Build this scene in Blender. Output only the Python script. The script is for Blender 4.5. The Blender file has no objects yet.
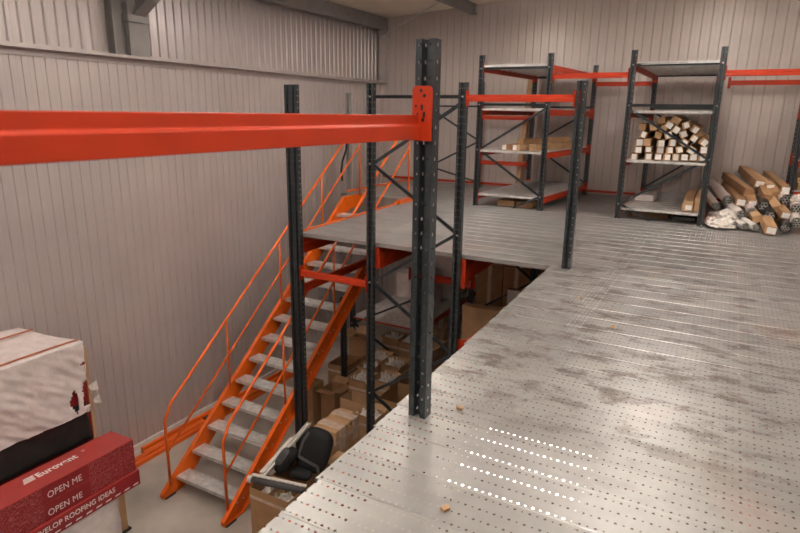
import bpy, bmesh, math, random
from mathutils import Vector, Matrix, noise
random.seed(7)
S = bpy.context.scene
COL = S.collection
PI = math.pi
V = Vector

# ------------------------------------------------------------------ materials
def nodes(name):
    m = bpy.data.materials.new(name); m.use_nodes = True
    nt = m.node_tree
    return m, nt, nt.nodes['Principled BSDF'], nt.nodes['Material Output']
def N(nt, t, **kw):
    n = nt.nodes.new(t)
    for k, v in kw.items():
        if k.startswith('i_'):
            key = k[2:]
            n.inputs[int(key) if key.isdigit() else key].default_value = v
        else: setattr(n, k, v)
    return n
def L(nt, a, b): nt.links.new(a, b)
def math_(nt, op, a, b=None, c=None):
    n = N(nt, 'ShaderNodeMath', operation=op)
    for i, x in enumerate((a, b, c)):
        if x is None: continue
        if isinstance(x, (int, float)): n.inputs[i].default_value = x
        else: L(nt, x, n.inputs[i])
    return n.outputs[0]
def ramp(nt, fac, stops):
    r = N(nt, 'ShaderNodeValToRGB')
    el = r.color_ramp.elements
    while len(el) < len(stops): el.new(0.5)
    for e, (p, c) in zip(el, stops): e.position = p; e.color = (*c, 1)
    L(nt, fac, r.inputs[0]); return r.outputs[0]
def mat(name, col, rough=.5, metal=0., var=.12, scale=6., bump=0., bscale=40., spec=.5, stretch=None):
    m, nt, b, out = nodes(name)
    tc = N(nt, 'ShaderNodeTexCoord')
    vec = tc.outputs['Object']
    if stretch:
        mp = N(nt, 'ShaderNodeMapping'); mp.inputs['Scale'].default_value = stretch
        L(nt, vec, mp.inputs[0]); vec = mp.outputs[0]
    nz = N(nt, 'ShaderNodeTexNoise', i_Scale=scale, i_Detail=5.0)
    L(nt, vec, nz.inputs['Vector'])
    lo = tuple(c*(1-var) for c in col); hi = tuple(min(1, c*(1+var)) for c in col)
    L(nt, ramp(nt, nz.outputs['Fac'], [(.3, lo), (.7, hi)]), b.inputs['Base Color'])
    b.inputs['Roughness'].default_value = rough; b.inputs['Metallic'].default_value = metal
    b.inputs['Specular IOR Level'].default_value = spec
    if bump:
        n2 = N(nt, 'ShaderNodeTexNoise', i_Scale=bscale, i_Detail=3.0); L(nt, vec, n2.inputs['Vector'])
        bp = N(nt, 'ShaderNodeBump', i_Strength=bump, i_Distance=.01)
        L(nt, n2.outputs['Fac'], bp.inputs['Height']); L(nt, bp.outputs[0], b.inputs['Normal'])
    return m
def emit(name, col, strength):
    m, nt, b, out = nodes(name)
    b.inputs['Base Color'].default_value = (*col, 1)
    b.inputs['Emission Color'].default_value = (*col, 1)
    b.inputs['Emission Strength'].default_value = strength
    return m
def add_holes(m, mask):      # mask: function(nt)->socket, 1 = punched hole
    nt = m.node_tree; out = nt.nodes['Material Output']; b = nt.nodes['Principled BSDF']
    tr = N(nt, 'ShaderNodeBsdfTransparent'); mx = N(nt, 'ShaderNodeMixShader')
    L(nt, mask(nt), mx.inputs[0]); L(nt, b.outputs[0], mx.inputs[1]); L(nt, tr.outputs[0], mx.inputs[2])
    L(nt, mx.outputs[0], out.inputs['Surface'])

PY0, PW = 1.612, .264        # deck panel joints: y = PY0 + k*PW
def deck_material():
    m, nt, b, out = nodes('galvanised_deck')
    tc = N(nt, 'ShaderNodeTexCoord')
    sep = N(nt, 'ShaderNodeSeparateXYZ'); L(nt, tc.outputs['Object'], sep.inputs[0])
    X, Y = sep.outputs[0], sep.outputs[1]
    # per panel tone
    pk = math_(nt, 'FLOOR', math_(nt, 'DIVIDE', math_(nt, 'SUBTRACT', Y, PY0), PW))
    wn = N(nt, 'ShaderNodeTexWhiteNoise', noise_dimensions='1D'); L(nt, pk, wn.inputs['W'])
    n1 = N(nt, 'ShaderNodeTexNoise', i_Scale=1.1, i_Detail=6.0, i_Roughness=.65); L(nt, tc.outputs['Object'], n1.inputs['Vector'])
    mp = N(nt, 'ShaderNodeMapping'); mp.inputs['Scale'].default_value = (2.0, 3.6, 1); L(nt, tc.outputs['Object'], mp.inputs[0])
    n2 = N(nt, 'ShaderNodeTexNoise', i_Scale=1.5, i_Detail=8.0, i_Roughness=.72); L(nt, mp.outputs[0], n2.inputs['Vector'])
    n3 = N(nt, 'ShaderNodeTexNoise', i_Scale=.55, i_Detail=3.0); L(nt, tc.outputs['Object'], n3.inputs['Vector'])
    base = ramp(nt, n1.outputs['Fac'], [(.3, (.24, .236, .23)), (.7, (.42, .415, .405))])
    # worn dirty patches in the walked area, some rusty
    # soft bounds of the walked zone
    def band(v, a, bb, s):
        up = N(nt, 'ShaderNodeMapRange', interpolation_type='SMOOTHSTEP'); up.inputs[1].default_value = a-s; up.inputs[2].default_value = a+s
        dn = N(nt, 'ShaderNodeMapRange', interpolation_type='SMOOTHSTEP'); dn.inputs[1].default_value = bb-s; dn.inputs[2].default_value = bb+s
        L(nt, v, up.inputs[0]); L(nt, v, dn.inputs[0])
        return math_(nt, 'MULTIPLY', up.outputs[0], math_(nt, 'SUBTRACT', 1., dn.outputs[0]))
    zone = math_(nt, 'MULTIPLY', band(X, -1.7, .8, .5), band(Y, 2.9, 8.5, .7))
    st = N(nt, 'ShaderNodeMapRange'); st.inputs[1].default_value = .50; st.inputs[2].default_value = .60
    L(nt, n2.outputs['Fac'], st.inputs[0])
    mx = N(nt, 'ShaderNodeMix', data_type='RGBA'); mx.inputs['B'].default_value = (.12, .10, .085, 1)
    L(nt, math_(nt, 'MULTIPLY', math_(nt, 'MULTIPLY', st.outputs[0], zone), .85), mx.inputs['Factor']); L(nt, base, mx.inputs['A'])
    ru = N(nt, 'ShaderNodeMapRange'); ru.inputs[1].default_value = .56; ru.inputs[2].default_value = .66
    L(nt, n3.outputs['Fac'], ru.inputs[0])
    mx2 = N(nt, 'ShaderNodeMix', data_type='RGBA'); mx2.inputs['B'].default_value = (.25, .12, .09, 1)
    L(nt, math_(nt, 'MULTIPLY', math_(nt, 'MULTIPLY', ru.outputs[0], .6), n1.outputs['Fac']), mx2.inputs['Factor']); L(nt, mx.outputs['Result'], mx2.inputs['A'])
    hs = N(nt, 'ShaderNodeHueSaturation'); L(nt, mx2.outputs['Result'], hs.inputs['Color'])
    L(nt, math_(nt, 'MULTIPLY_ADD', wn.outputs[0], .16, .92), hs.inputs['Value'])
    L(nt, hs.outputs[0], b.inputs['Base Color'])
    b.inputs['Metallic'].default_value = .55
    L(nt, math_(nt, 'MULTIPLY_ADD', n2.outputs['Fac'], .44, .17), b.inputs['Roughness'])
    bp = N(nt, 'ShaderNodeBump', i_Strength=.12, i_Distance=.01); L(nt, n1.outputs['Fac'], bp.inputs['Height']); L(nt, bp.outputs[0], b.inputs['Normal'])
    def mask(nt):
        yy = math_(nt, 'MULTIPLY', math_(nt, 'FRACT', math_(nt, 'DIVIDE', math_(nt, 'SUBTRACT', Y, PY0), PW)), PW)
        P = .032
        xi = math_(nt, 'DIVIDE', X, P)
        xf = math_(nt, 'MULTIPLY', math_(nt, 'SUBTRACT', math_(nt, 'FRACT', xi), .5), P)
        par = math_(nt, 'MODULO', math_(nt, 'ABSOLUTE', math_(nt, 'FLOOR', xi)), 2.)
        r = math_(nt, 'MULTIPLY_ADD', par, .0018, .0044)
        d = None
        for o in (.022, .097, .167, .242):
            a = math_(nt, 'ABSOLUTE', math_(nt, 'SUBTRACT', yy, o))
            d = a if d is None else math_(nt, 'MINIMUM', d, a)
        dist = math_(nt, 'SQRT', math_(nt, 'ADD', math_(nt, 'MULTIPLY', d, d), math_(nt, 'MULTIPLY', xf, xf)))
        return math_(nt, 'LESS_THAN', dist, r)
    add_holes(m, mask)
    return m
def post_material():
    m = mat('dark_post_paint', (.050, .059, .064), rough=.30, metal=.5, var=.2, scale=9, bump=.05)
    def mask(nt):
        tc = N(nt, 'ShaderNodeTexCoord')
        sp = N(nt, 'ShaderNodeSeparateXYZ'); L(nt, tc.outputs['Object'], sp.inputs[0])
        sn = N(nt, 'ShaderNodeSeparateXYZ'); L(nt, tc.outputs['Normal'], sn.inputs[0])
        zf = math_(nt, 'MULTIPLY', math_(nt, 'SUBTRACT', math_(nt, 'FRACT', math_(nt, 'DIVIDE', sp.outputs[2], .075)), .5), .075)
        dx = math_(nt, 'SUBTRACT', math_(nt, 'ABSOLUTE', sp.outputs[0]), .029)     # two rows on the web
        dy = math_(nt, 'ABSOLUTE', math_(nt, 'SUBTRACT', sp.outputs[1], .034))     # one row on each flange
        def circ(u, w, r): return math_(nt, 'LESS_THAN', math_(nt, 'ADD', math_(nt, 'MULTIPLY', u, u), math_(nt, 'MULTIPLY', w, w)), r*r)
        isx = math_(nt, 'GREATER_THAN', math_(nt, 'ABSOLUTE', sn.outputs[0]), .9)
        isy = math_(nt, 'GREATER_THAN', math_(nt, 'ABSOLUTE', sn.outputs[1]), .9)
        a = math_(nt, 'MULTIPLY', isy, circ(dx, zf, .0072)); c = math_(nt, 'MULTIPLY', isx, circ(dy, zf, .0098))
        low = math_(nt, 'LESS_THAN', sp.outputs[1], .012)
        return math_(nt, 'MAXIMUM', math_(nt, 'MULTIPLY', a, low), c)
    add_holes(m, mask)
    return m
def red_print():
    m, nt, b, out = nodes('red_printed_card')
    tc = N(nt, 'ShaderNodeTexCoord'); sp = N(nt, 'ShaderNodeSeparateXYZ'); L(nt, tc.outputs['Object'], sp.inputs[0])
    sn = N(nt, 'ShaderNodeSeparateXYZ'); L(nt, tc.outputs['Normal'], sn.inputs[0])
    nz = N(nt, 'ShaderNodeTexNoise', i_Scale=15.0, i_Detail=3.0); L(nt, tc.outputs['Object'], nz.inputs['Vector'])
    line = math_(nt, 'LESS_THAN', math_(nt, 'ABSOLUTE', math_(nt, 'SUBTRACT', math_(nt, 'FRACT', math_(nt, 'MULTIPLY', nz.outputs['Fac'], 7.)), .5)), .13)
    side = math_(nt, 'GREATER_THAN', sn.outputs[0], .9)
    outside = math_(nt, 'GREATER_THAN', math_(nt, 'ABSOLUTE', math_(nt, 'ADD', sp.outputs[1], .87)), .27)
    mx = N(nt, 'ShaderNodeMix', data_type='RGBA'); mx.inputs['A'].default_value = (.235, .011, .015, 1); mx.inputs['B'].default_value = (.46, .17, .17, 1)
    L(nt, math_(nt, 'MULTIPLY', math_(nt, 'MULTIPLY', line, .55), math_(nt, 'MULTIPLY', side, outside)), mx.inputs['Factor'])
    L(nt, mx.outputs['Result'], b.inputs['Base Color']); b.inputs['Roughness'].default_value = .45
    return m

M = {}
M['deck'] = deck_material()
M['post'] = post_material()
M['dark'] = mat('dark_brace_paint', (.034, .041, .047), .32, .4, .2, 9)
M['orange'] = mat('orange_beam_paint', (.42, .030, .005), .40, 0, .10, 5, .04, 60, .38)
M['stair'] = mat('orange_stair_paint', (.74, .125, .008), .32, 0, .10, 5, .04, 60)
M['galv'] = mat('galvanised_plate', (.62, .61, .59), .36, .4, .2, 12, .06)
M['galv2'] = mat('galvanised_trim', (.62, .62, .61), .3, .7, .12, 8)
M['wall'] = mat('wall_panel_paint', (.58, .515, .50), .31, .30, .05, 1.2, 0)
M['wall2'] = mat('back_wall_panel_paint', (.56, .50, .475), .36, .2, .05, 1.2, 0)
M['trimp'] = mat('wall_flashing', (.56, .51, .49), .3, .3, .08, 6)
M['steel'] = mat('grey_steel_paint', (.27, .255, .25), .5, .1, .12, 4)
M['ceil'] = mat('ceiling_sheet', (.80, .72, .60), .55, 0, .06, 1.5)
M['concrete'] = mat('concrete_floor', (.42, .38, .335), .42, 0, .22, 1.6, .12, 18)
M['card'] = mat('brown_cardboard', (.36, .205, .10), .75, 0, .14, 5, .08, 30)
M['card2'] = mat('pale_cardboard', (.47, .29, .155), .72, 0, .14, 5, .08, 30)
M['cardin'] = mat('cardboard_inside', (.28, .16, .085), .8, 0, .14, 5)
M['chip'] = mat('dark_backing_board', (.10, .05, .03), .8, 0, .25, 8)  # for the boards added below the deck to keep its holes dark
M['wood'] = mat('brown_timber', (.40, .24, .12), .6, 0, .25, 3, .1, 20, .5, (6, 1, 6))
M['tape'] = mat('clear_tape', (.58, .46, .37), .18, 0, .15, 14)
M['white'] = mat('white_plastic', (.78, .74, .69), .42, 0, .08, 10)
M['label'] = mat('white_label', (.86, .83, .80), .5, 0, .03, 10)
M['film'] = mat('white_stretch_film', (.72, .64, .62), .28, 0, .10, 9, .35, 22)
M['pfilm'] = mat('pale_torn_film', (.68, .63, .58), .25, 0, .18, 30, .4, 40)
M['blackfilm'] = mat('black_film', (.022, .019, .018), .32, 0, .3, 6, .25, 16)
M['black'] = mat('black_fabric', (.007, .007, .008), .75, 0, .3, 30, .2, 80)
M['greyfab'] = mat('grey_fabric_trim', (.07, .068, .070), .7, 0, .2, 30, .2, 80)
M['tube'] = mat('tube_black_bore', (.010, .010, .011), .35, 0, .2, 10)
M['tubein'] = mat('tube_hole_grey', (.55, .53, .50), .6, 0, .1, 10)
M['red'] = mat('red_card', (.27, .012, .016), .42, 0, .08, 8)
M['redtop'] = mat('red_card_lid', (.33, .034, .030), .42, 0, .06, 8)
M['redprint'] = red_print()
M['print'] = mat('white_print', (.80, .74, .72), .5, 0, .03, 10)
M['strap'] = mat('copper_strap', (.45, .13, .06), .35, 0, .12, 12)
M['bolt'] = mat('zinc_bolt', (.7, .7, .7), .3, .8, .05, 10)
M['paper'] = mat('white_paper', (.80, .76, .76), .6, 0, .05, 10)
M['lamp'] = emit('lamp_diffuser', (1., .925, .865), 62.)
M['lampn'] = emit('lamp_diffuser_dim', (1., .925, .865), 42.)
M['ceil_fill'] = emit('ceiling_fill_glow', (1., .925, .865), 46.)  # extra upward glow added on the lamps to brighten the ceiling
M['hole_glow'] = emit('added_tube_light', (1., .93, .84), 5.)  # for the tubes added below the deck to light rows of holes

# ------------------------------------------------------------------ mesh builder
class MB:
    def __init__(s, o=(0, 0, 0)): s.bm = bmesh.new(); s.o = V(o)
    def poly(s, pts):
        vs = [s.bm.verts.new(V(p)-s.o) for p in pts]
        return s.bm.faces.new(vs)
    def hexa(s, p):          # 8 points, bottom ring then top ring
        v = [s.bm.verts.new(V(q)-s.o) for q in p]
        for f in ((3, 2, 1, 0), (4, 5, 6, 7), (0, 1, 5, 4), (1, 2, 6, 5), (2, 3, 7, 6), (3, 0, 4, 7)):
            s.bm.faces.new([v[i] for i in f])
        return s
    def box(s, x0, x1, y0, y1, z0, z1):
        return s.hexa([(x0, y0, z0), (x1, y0, z0), (x1, y1, z0), (x0, y1, z0), (x0, y0, z1), (x1, y0, z1), (x1, y1, z1), (x0, y1, z1)])
    def obox(s, c, size, rot=None):   # oriented box
        R = rot if rot is not None else Matrix.Identity(3)
        hx, hy, hz = [d/2 for d in size]
        return s.hexa([V(c)+R@V(q) for q in ((-hx, -hy, -hz), (hx, -hy, -hz), (hx, hy, -hz), (-hx, hy, -hz), (-hx, -hy, hz), (hx, -hy, hz), (hx, hy, hz), (-hx, hy, hz))])
    def sweep(s, prof, p0, p1, up=(0, 0, 1), closed=True):   # prof: (u,v) u = sideways, v = up
        p0, p1 = V(p0), V(p1); d = (p1-p0).normalized(); u = d.cross(V(up))
        if u.length < 1e-5: u = V((1, 0, 0))
        u.normalize(); w = u.cross(d).normalized()
        a = [s.bm.verts.new(p0+u*x+w*y-s.o) for x, y in prof]; b = [s.bm.verts.new(p1+u*x+w*y-s.o) for x, y in prof]
        n = len(prof)
        for i in range(n if closed else n-1):
            j = (i+1) % n; s.bm.faces.new((a[i], a[j], b[j], b[i]))
        if closed: s.bm.faces.new(a[::-1]); s.bm.faces.new(b)
        return s
    def bar(s, p0, p1, w, h, up=(0, 0, 1)):
        return s.sweep([(-w/2, -h/2), (w/2, -h/2), (w/2, h/2), (-w/2, h/2)], p0, p1, up)
    def tube(s, pts, r, n=8, cap=True):
        pts = [V(p) for p in pts]; rings = []
        for i, p in enumerate(pts):
            d = (pts[min(i+1, len(pts)-1)]-pts[max(i-1, 0)]).normalized()
            a = d.orthogonal().normalized() if not rings else (pa - d*pa.dot(d)).normalized()
            pa = a; b = d.cross(a)
            k = 1.
            rings.append([s.bm.verts.new(p+(a*math.cos(2*PI*t/n)+b*math.sin(2*PI*t/n))*r*k-s.o) for t in range(n)])
        for A, B in zip(rings, rings[1:]):
            for t in range(n): s.bm.faces.new((A[t], A[(t+1) % n], B[(t+1) % n], B[t]))
        if cap: s.bm.faces.new(rings[0][::-1]); s.bm.faces.new(rings[-1])
        return s
    def build(s, name, m, parent=None, bevel=0, smooth=False, loc=None):
        bmesh.ops.recalc_face_normals(s.bm, faces=s.bm.faces)
        me = bpy.data.meshes.new(name); s.bm.to_mesh(me); s.bm.free()
        me.materials.append(m)
        if smooth:
            for p in me.polygons: p.use_smooth = True
        o = bpy.data.objects.new(name, me); COL.objects.link(o)
        if parent: o.parent = parent
        elif s.o.length: o.location = s.o
        if loc is not None: o.location = loc
        if bevel:
            b = o.modifiers.new('bevel', 'BEVEL'); b.width = bevel; b.segments = 2; b.limit_method = 'ANGLE'
        return o
def tag(o, label, cat, group=None, kind=None):
    o['label'] = label; o['category'] = cat
    if group: o['group'] = group
    if kind: o['kind'] = kind
    return o
def thing(name, label, cat, loc=(0, 0, 0), rz=0., group=None):
    o = bpy.data.objects.new(name, None); COL.objects.link(o); o.location = loc; o.rotation_euler = (0, 0, rz)
    o.empty_display_size = .1
    return tag(o, label, cat, group)
def struct(o): o['kind'] = 'structure'; return o
def copy_obj(o, parent=None, loc=None):
    c = o.copy(); COL.objects.link(c)
    if parent: c.parent = parent
    if loc is not None: c.location = loc
    return c

FZ = -3.71          # ground floor
XW = -7.72          # lower left wall face
YB = 13.05          # back wall face
def ceil_z(x): return 3.79+.062*(x-XW)

# ------------------------------------------------------------------ setting
def ribbed(o, a, b, z0, z1, nrm, step, depth, gw, ztop=None, back=.12):
    """vertical panel sheet from a to b (2D points), grooves every step."""
    a, b = V((*a, 0)), V((*b, 0)); d = (b-a); Ln = d.length; d.normalize(); n = V((*nrm, 0))
    prof = [(0, 0)]
    t = step*.4
    while t+gw < Ln:
        prof += [(t, 0), (t+gw*.3, -depth), (t+gw*.7, -depth), (t+gw, 0)]
        q = t+step/2
        if q+.03 < Ln: prof += [(q, 0), (q+.006, -.0018), (q+.018, -.0018), (q+.024, 0)]
        t += step
    prof += [(Ln, 0)]
    for (t0, d0), (t1, d1) in zip(prof, prof[1:]):
        p0 = a+d*t0+n*d0; p1 = a+d*t1+n*d1
        zt0 = ztop(p0.x) if ztop else z1; zt1 = ztop(p1.x) if ztop else z1
        o.poly([(p0.x, p0.y, z0), (p1.x, p1.y, z0), (p1.x, p1.y, zt1), (p0.x, p0.y, zt0)])
    # flat rear skin and edges
    pa, pb = a-n*back, b-n*back
    o.poly([(pb.x, pb.y, z0), (pa.x, pa.y, z0), (pa.x, pa.y, ztop(pa.x) if ztop else z1), (pb.x, pb.y, ztop(pb.x) if ztop else z1)])
w = MB(); ribbed(w, (XW, -5), (XW, YB), FZ, 2.3, (1, 0), .146, .012, .020); struct(w.build('wall_left', M['wall']))
w = MB(); ribbed(w, (XW-.16, -5), (XW-.16, YB), 2.2, 3.95, (1, 0), .16, .022, .05); struct(w.build('wall_left_upper', M['wall']))
w = MB(); ribbed(w, (XW-.2, YB), (8, YB), FZ, 4, (0, -1), .168, .012, .022, ztop=lambda x: ceil_z(x)+.05); struct(w.build('wall_back', M['wall2']))
w = MB(); w.box(8, 8.15, -5, YB+.1, FZ, 5); struct(w.build('wall_right', M['wall2']))
w = MB(); w.box(XW-.3, 8.15, -5.15, -5, FZ, 5); struct(w.build('wall_front', M['wall2']))
w = MB(); w.box(XW-.4, 8.2, -5.2, YB+.3, FZ-.2, FZ); struct(w.build('floor', M['concrete']))
w = MB()
xs = [XW-.5+.25*i for i in range(66)]
for x0, x1 in zip(xs, xs[1:]):
    w.hexa([(x0, -5.2, ceil_z(x0)), (x1, -5.2, ceil_z(x1)), (x1, YB+.2, ceil_z(x1)), (x0, YB+.2, ceil_z(x0)), (x0, -5.2, ceil_z(x0)+.1), (x1, -5.2, ceil_z(x1)+.1), (x1, YB+.2, ceil_z(x1)+.1), (x0, YB+.2, ceil_z(x0)+.1)])
struct(w.build('ceiling', M['ceil']))
# ledge flashing between lower and upper left wall
w = MB(); w.sweep([(.0, .0), (.0, -.075), (-.03, -.075), (-.03, .02), (.15, .035), (.15, .0)], (XW+.03, -5, 2.30), (XW+.03, YB, 2.30))
struct(w.build('trim_1', M['trimp']))
w = MB(); w.sweep([(0, 0), (.035, 0), (.035, .05), (.03, .05), (.03, .006), (0, .006)], (XW-.16, -5, 2.335), (XW-.16, YB, 2.335)); struct(w.build('trim_3', M['trimp']))
w = MB(); w.box(XW, XW+.03, -5, YB, FZ, FZ+.11); struct(w.build('baseboard_left', M['white']))
w = MB(); w.box(XW, XW+.06, YB-.06, YB, FZ, 2.3); struct(w.build('trim_2', M['trimp']))
w = MB(); w.bar((XW, YB-.02, .06), (8, YB-.02, .06), .04, .05); 
struct(w.build('baseboard_back', M['orange']))

# steel frame of the building
t = thing('steel_column', 'grey steel building column above the ledge of the left wall', 'column', (XW, 5.98, 2.33))
m = MB(t.location); y0, y1 = 5.72, 6.24
m.box(XW-.13, XW+.02, y0, y0+.03, 2.33, 3.75); m.box(XW-.13, XW+.02, y1-.03, y1, 2.33, 3.75)
m.box(XW-.07, XW-.05, y0, y1, 2.33, 3.75); m.build('web', M['steel'], t)
m = MB(t.location); m.box(XW-.02, XW+.07, 5.93, 6.25, 2.335, 3.06); m.build('face_plate', M['steel'], t)
m = MB(t.location); m.box(XW-.02, XW+.10, 5.9, 6.26, 2.80, 2.90); m.build('bracket', M['steel'], t)
t = thing('roof_rafter', 'grey steel rafter with sloping haunch rising from the left wall column', 'beam', (XW, 6.1, 2.9))
m = MB(t.location)
m.hexa([(XW+.02, 6.0, 2.72), (8, 6.0, ceil_z(8)-.35), (8, 6.2, ceil_z(8)-.35), (XW+.02, 6.2, 2.72), (XW+.02, 6.0, 2.92), (8, 6.0, ceil_z(8)-.03), (8, 6.2, ceil_z(8)-.03), (XW+.02, 6.2, 2.92)])
m.bm.clear()
p = [(XW+.03, 2.86), (XW+1.1, 3.50), (8, ceil_z(8)-.36), (8, ceil_z(8)-.01), (XW+.03, ceil_z(XW)-.01)]
m.poly([(x, 6.09, z) for x, z in p]); m.poly([(x, 6.11, z) for x, z in p][::-1]); m.build('web', M['steel'], t)
m = MB(t.location); m.bar((XW+.03, 6.1, 2.86), (XW+1.1, 6.1, 3.50), .2, .02); m.bar((XW+1.1, 6.1, 3.50), (8, 6.1, ceil_z(8)-.36), .2, .02); m.build('flange', M['steel'], t)
t = tag(MB().box(XW-.02, XW+.16, 6.3, YB-.01, 3.52, 3.79).build('eaves_beam', M['steel']), 'grey steel eaves beam along the top of the left wall', 'beam')
m = MB(); m.sweep([(-.07, -.1), (.07, -.1), (.07, -.085), (.015, -.085), (.015, .085), (.07, .085), (.07, .1), (-.07, .1), (-.07, .085), (-.015, .085), (-.015, -.085), (-.07, -.085)], (-5.35, -5, 3.84), (-5.35, YB-.01, 3.84))
tag(m.build('roof_purlin', M['steel']), 'grey steel roof purlin whose end meets the back wall', 'beam')
m = MB(); m.box(XW+.02, XW+.2, YB-.17, YB-.01, 2.32, 3.52)
tag(m.build('corner_post', M['trimp']), 'pale steel post in the wall corner under the roof', 'column')
m = MB(); m.tube([(XW+.12, YB-.18, 3.38), (-5.23, 11.35, 3.82), (-5.1, 11.25, 3.93)], .016)
tag(m.build('bracing_rod', M['galv2']), 'thin steel bracing rod running from the wall corner up to the roof', 'rod')

# ------------------------------------------------------------------ deck (upper floor)
def edge_x(y): return -1.425-.030*(y-1.5)
XR = 7.9
LY0, SX0, SX1, LXL = 6.31, -6.32, -5.215, -6.88
def left_x(y):
    if y < LY0: return edge_x(y)
    if y < 10.0: return -5.02-.057*(y-6.37)
    return LXL
d = MB()
def strip(xa, xb, y0, y1):
    e = .012; zt = 0.; zg = 0.
    pr = [(y0, 0), (y0+.004, .0028), (y0+.009, .0032), (y0+.015, 0), (y1, 0)]
    jx = random.uniform(-.006, .006)
    for (ya, za), (yb, zb) in zip(pr, pr[1:]):
        d.poly([(xa+jx, ya, za), (xb, ya, za), (xb, yb, zb), (xa+jx, yb, zb)])
    d.poly([(xa+jx, y0, -.05), (xa+jx, y0, zg), (xa+jx, y0+.015, zt), (xa+jx, y1, zg), (xa+jx, y1, -.05)])
k0 = -20
for k in range(-20, 45):
    y0 = PY0+k*PW; y1 = y0+PW
    if y1 > YB: y1 = YB
    if y0 >= YB: break
    cuts = [y for y in (LY0, 10.0) if y0+.02 < y < y1-.02]
    ys = [y0]+cuts+[y1]
    for a, b in zip(ys, ys[1:]):
        strip(left_x((a+b)/2), XR, a, b)
# front skirt of the far deck
d.poly([(-5.02, LY0, -.05), (edge_x(LY0), LY0, -.05), (edge_x(LY0), LY0, -.004), (-5.02, LY0, -.004)])
dk = struct(d.build('floor_deck', M['deck']))
def step_prof(h, w, flip=1):    # stepped rack beam, v from 0 (bottom) to h
    f = flip
    return [(-f*w/2, 0), (f*w/2, 0), (f*w/2, h*.56), (f*w*.22, h*.62), (f*w*.22, h), (-f*w/2, h)]
def beam(name, label, p0, p1, h=.115, w=.05, flip=1, conn=.2, cat='beam', parent=None, group=None, cw=.06, mt='orange', ctop=None, cends=(1, 1)):
    """beam with its bottom axis from p0 to p1, end connectors as parts"""
    p0, p1 = V(p0), V(p1)
    if parent is None:
        t = thing(name, label, cat, (p0+p1)/2, 0, group)
    else: t = None
    o = t.location if t else parent.location
    m = MB(o); m.sweep(step_prof(h, w, flip), p0, p1)
    b = m.build('beam' if t is None else 'bar', M[mt], t or parent, .003)
    dd = (p1-p0).normalized(); u = dd.cross(V((0, 0, 1)))
    for q, s, on in ((p0, 1, cends[0]), (p1, -1, cends[1])):
        if not on: continue
        m = MB(o); c = q+dd*s*-.004
        top = h+.06 if ctop is None else ctop
        z0 = top-conn
        m.bar(c+V((0, 0, z0)), c+V((0, 0, top)), .007, cw+.03, up=dd.cross(V((0, 0, 1))))
        m.obox(c+V((0, 0, (z0+top)/2))+u*(flip*(-cw/2-.012))+dd*s*-.022, (.005, .05, conn) if abs(dd.y) > .5 else (.05, .005, conn))
        for zz in (.03, .075, conn-.03):
            pass
        m.build('connector', M[mt], (b if t is None else t), .003)
    return t or b

# trim beams at the deck edges
beam('deck_edge_beam', 'orange beam along the left edge of the far deck beside the stair', (-5.04, 6.40, -.055), (-5.235, 9.9, -.055), .075, .04, conn=.08, cends=(0, 0), mt='stair')
beam('landing_edge_beam', 'thin orange beam edging the landing along the left wall side', (-6.90, 10.3, -.05), (-6.90, 12.98, -.05), .085, .05, conn=.08, cends=(0, 0), mt='stair')

# ------------------------------------------------------------------ upright posts
def post_mesh(o, x, y, z0, z1, w=.095, dp=.065):
    """omega section: web towards -y with a centre groove, open at the back"""
    g = .012
    pr = [(-w/2+.014, dp), (-w/2, dp), (-w/2, 0), (-g*1.5, 0), (-g, .042), (g, .042), (g*1.5, 0), (w/2, 0), (w/2, dp), (w/2-.014, dp)]
    th = .0028
    inner = [(-w/2+.014, dp-th), (-w/2+th, dp-th), (-w/2+th, th), (-g*1.5-th, th), (-g-th, .042+th), (g+th, .042+th), (g*1.5+th, th), (w/2-th, th), (w/2-th, dp-th), (w/2-.014, dp-th)]
    n = len(pr)
    for P, fl in ((pr, 0), (inner, 1)):
        for i in range(n-1):
            (xa, ya), (xb, yb) = P[i], P[i+1]
            o.poly([(x+xa, y+ya, z0), (x+xb, y+yb, z0), (x+xb, y+yb, z1), (x+xa, y+ya, z1)])
    for z in (z0, z1):
        for i in range(n-1):
            o.poly([(x+pr[i][0], y+pr[i][1], z), (x+pr[i+1][0], y+pr[i+1][1], z), (x+inner[i+1][0], y+inner[i+1][1], z), (x+inner[i][0], y+inner[i][1], z)])
    o.bm.normal_update()
def post_part(parent, x, y, z0, z1, name='upright_post', w=.095, dp=.065):
    m = MB((x, y, z0)); post_mesh(m, x, y, z0, z1, w, dp)
    me_o = m.build(name, M['post'], parent)
    me_o.location = V((x, y, z0))-parent.location
    return me_o
def base_plate(parent, x, y, z, w=.13):
    m = MB(parent.location); m.box(x-w/2, x+w/2, y-.03, y+.1, z, z+.006); return m.build('base_plate', M['dark'], parent)
t = thing('upright_post', 'nearest dark perforated rack post standing on the perforated deck', 'post', (-1.305, 2.60, 0)); post_part(t, -1.305, 2.60, 0, 1.938, w=.10, dp=.07)
t = thing('upright_post', 'free-standing dark rack post right of the deck corner, holding the far guard beam', 'post', (-1.39, 6.27, 0)); post_part(t, -1.39, 6.27, 0, 1.945, w=.095); 
t = thing('upright_post', 'double dark rack post in front of the orange stair', 'post', (-5.06, 6.22, FZ))
post_part(t, -5.10, 6.22, FZ, 1.94); post_part(t, -5.0, 6.22, FZ, 1.94); base_plate(t, -5.06, 6.22, FZ, .26)
for z in (-3.2, -2.3, -1.4, -.9, .6, 1.5): m = MB(t.location); m.box(-5.07, -5.05, 6.222, 6.28, z, z+.05); m.build('spacer', M['dark'], t)
t = thing('upright_post', 'pale grey post standing on the landing by the left wall', 'post', (-6.97, 10.42, 0))
m = MB(t.location); post_mesh(m, -6.97, 10.42, 0, 1.99, .09, .065); o = m.build('upright_post', M['steel'], t)
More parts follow.
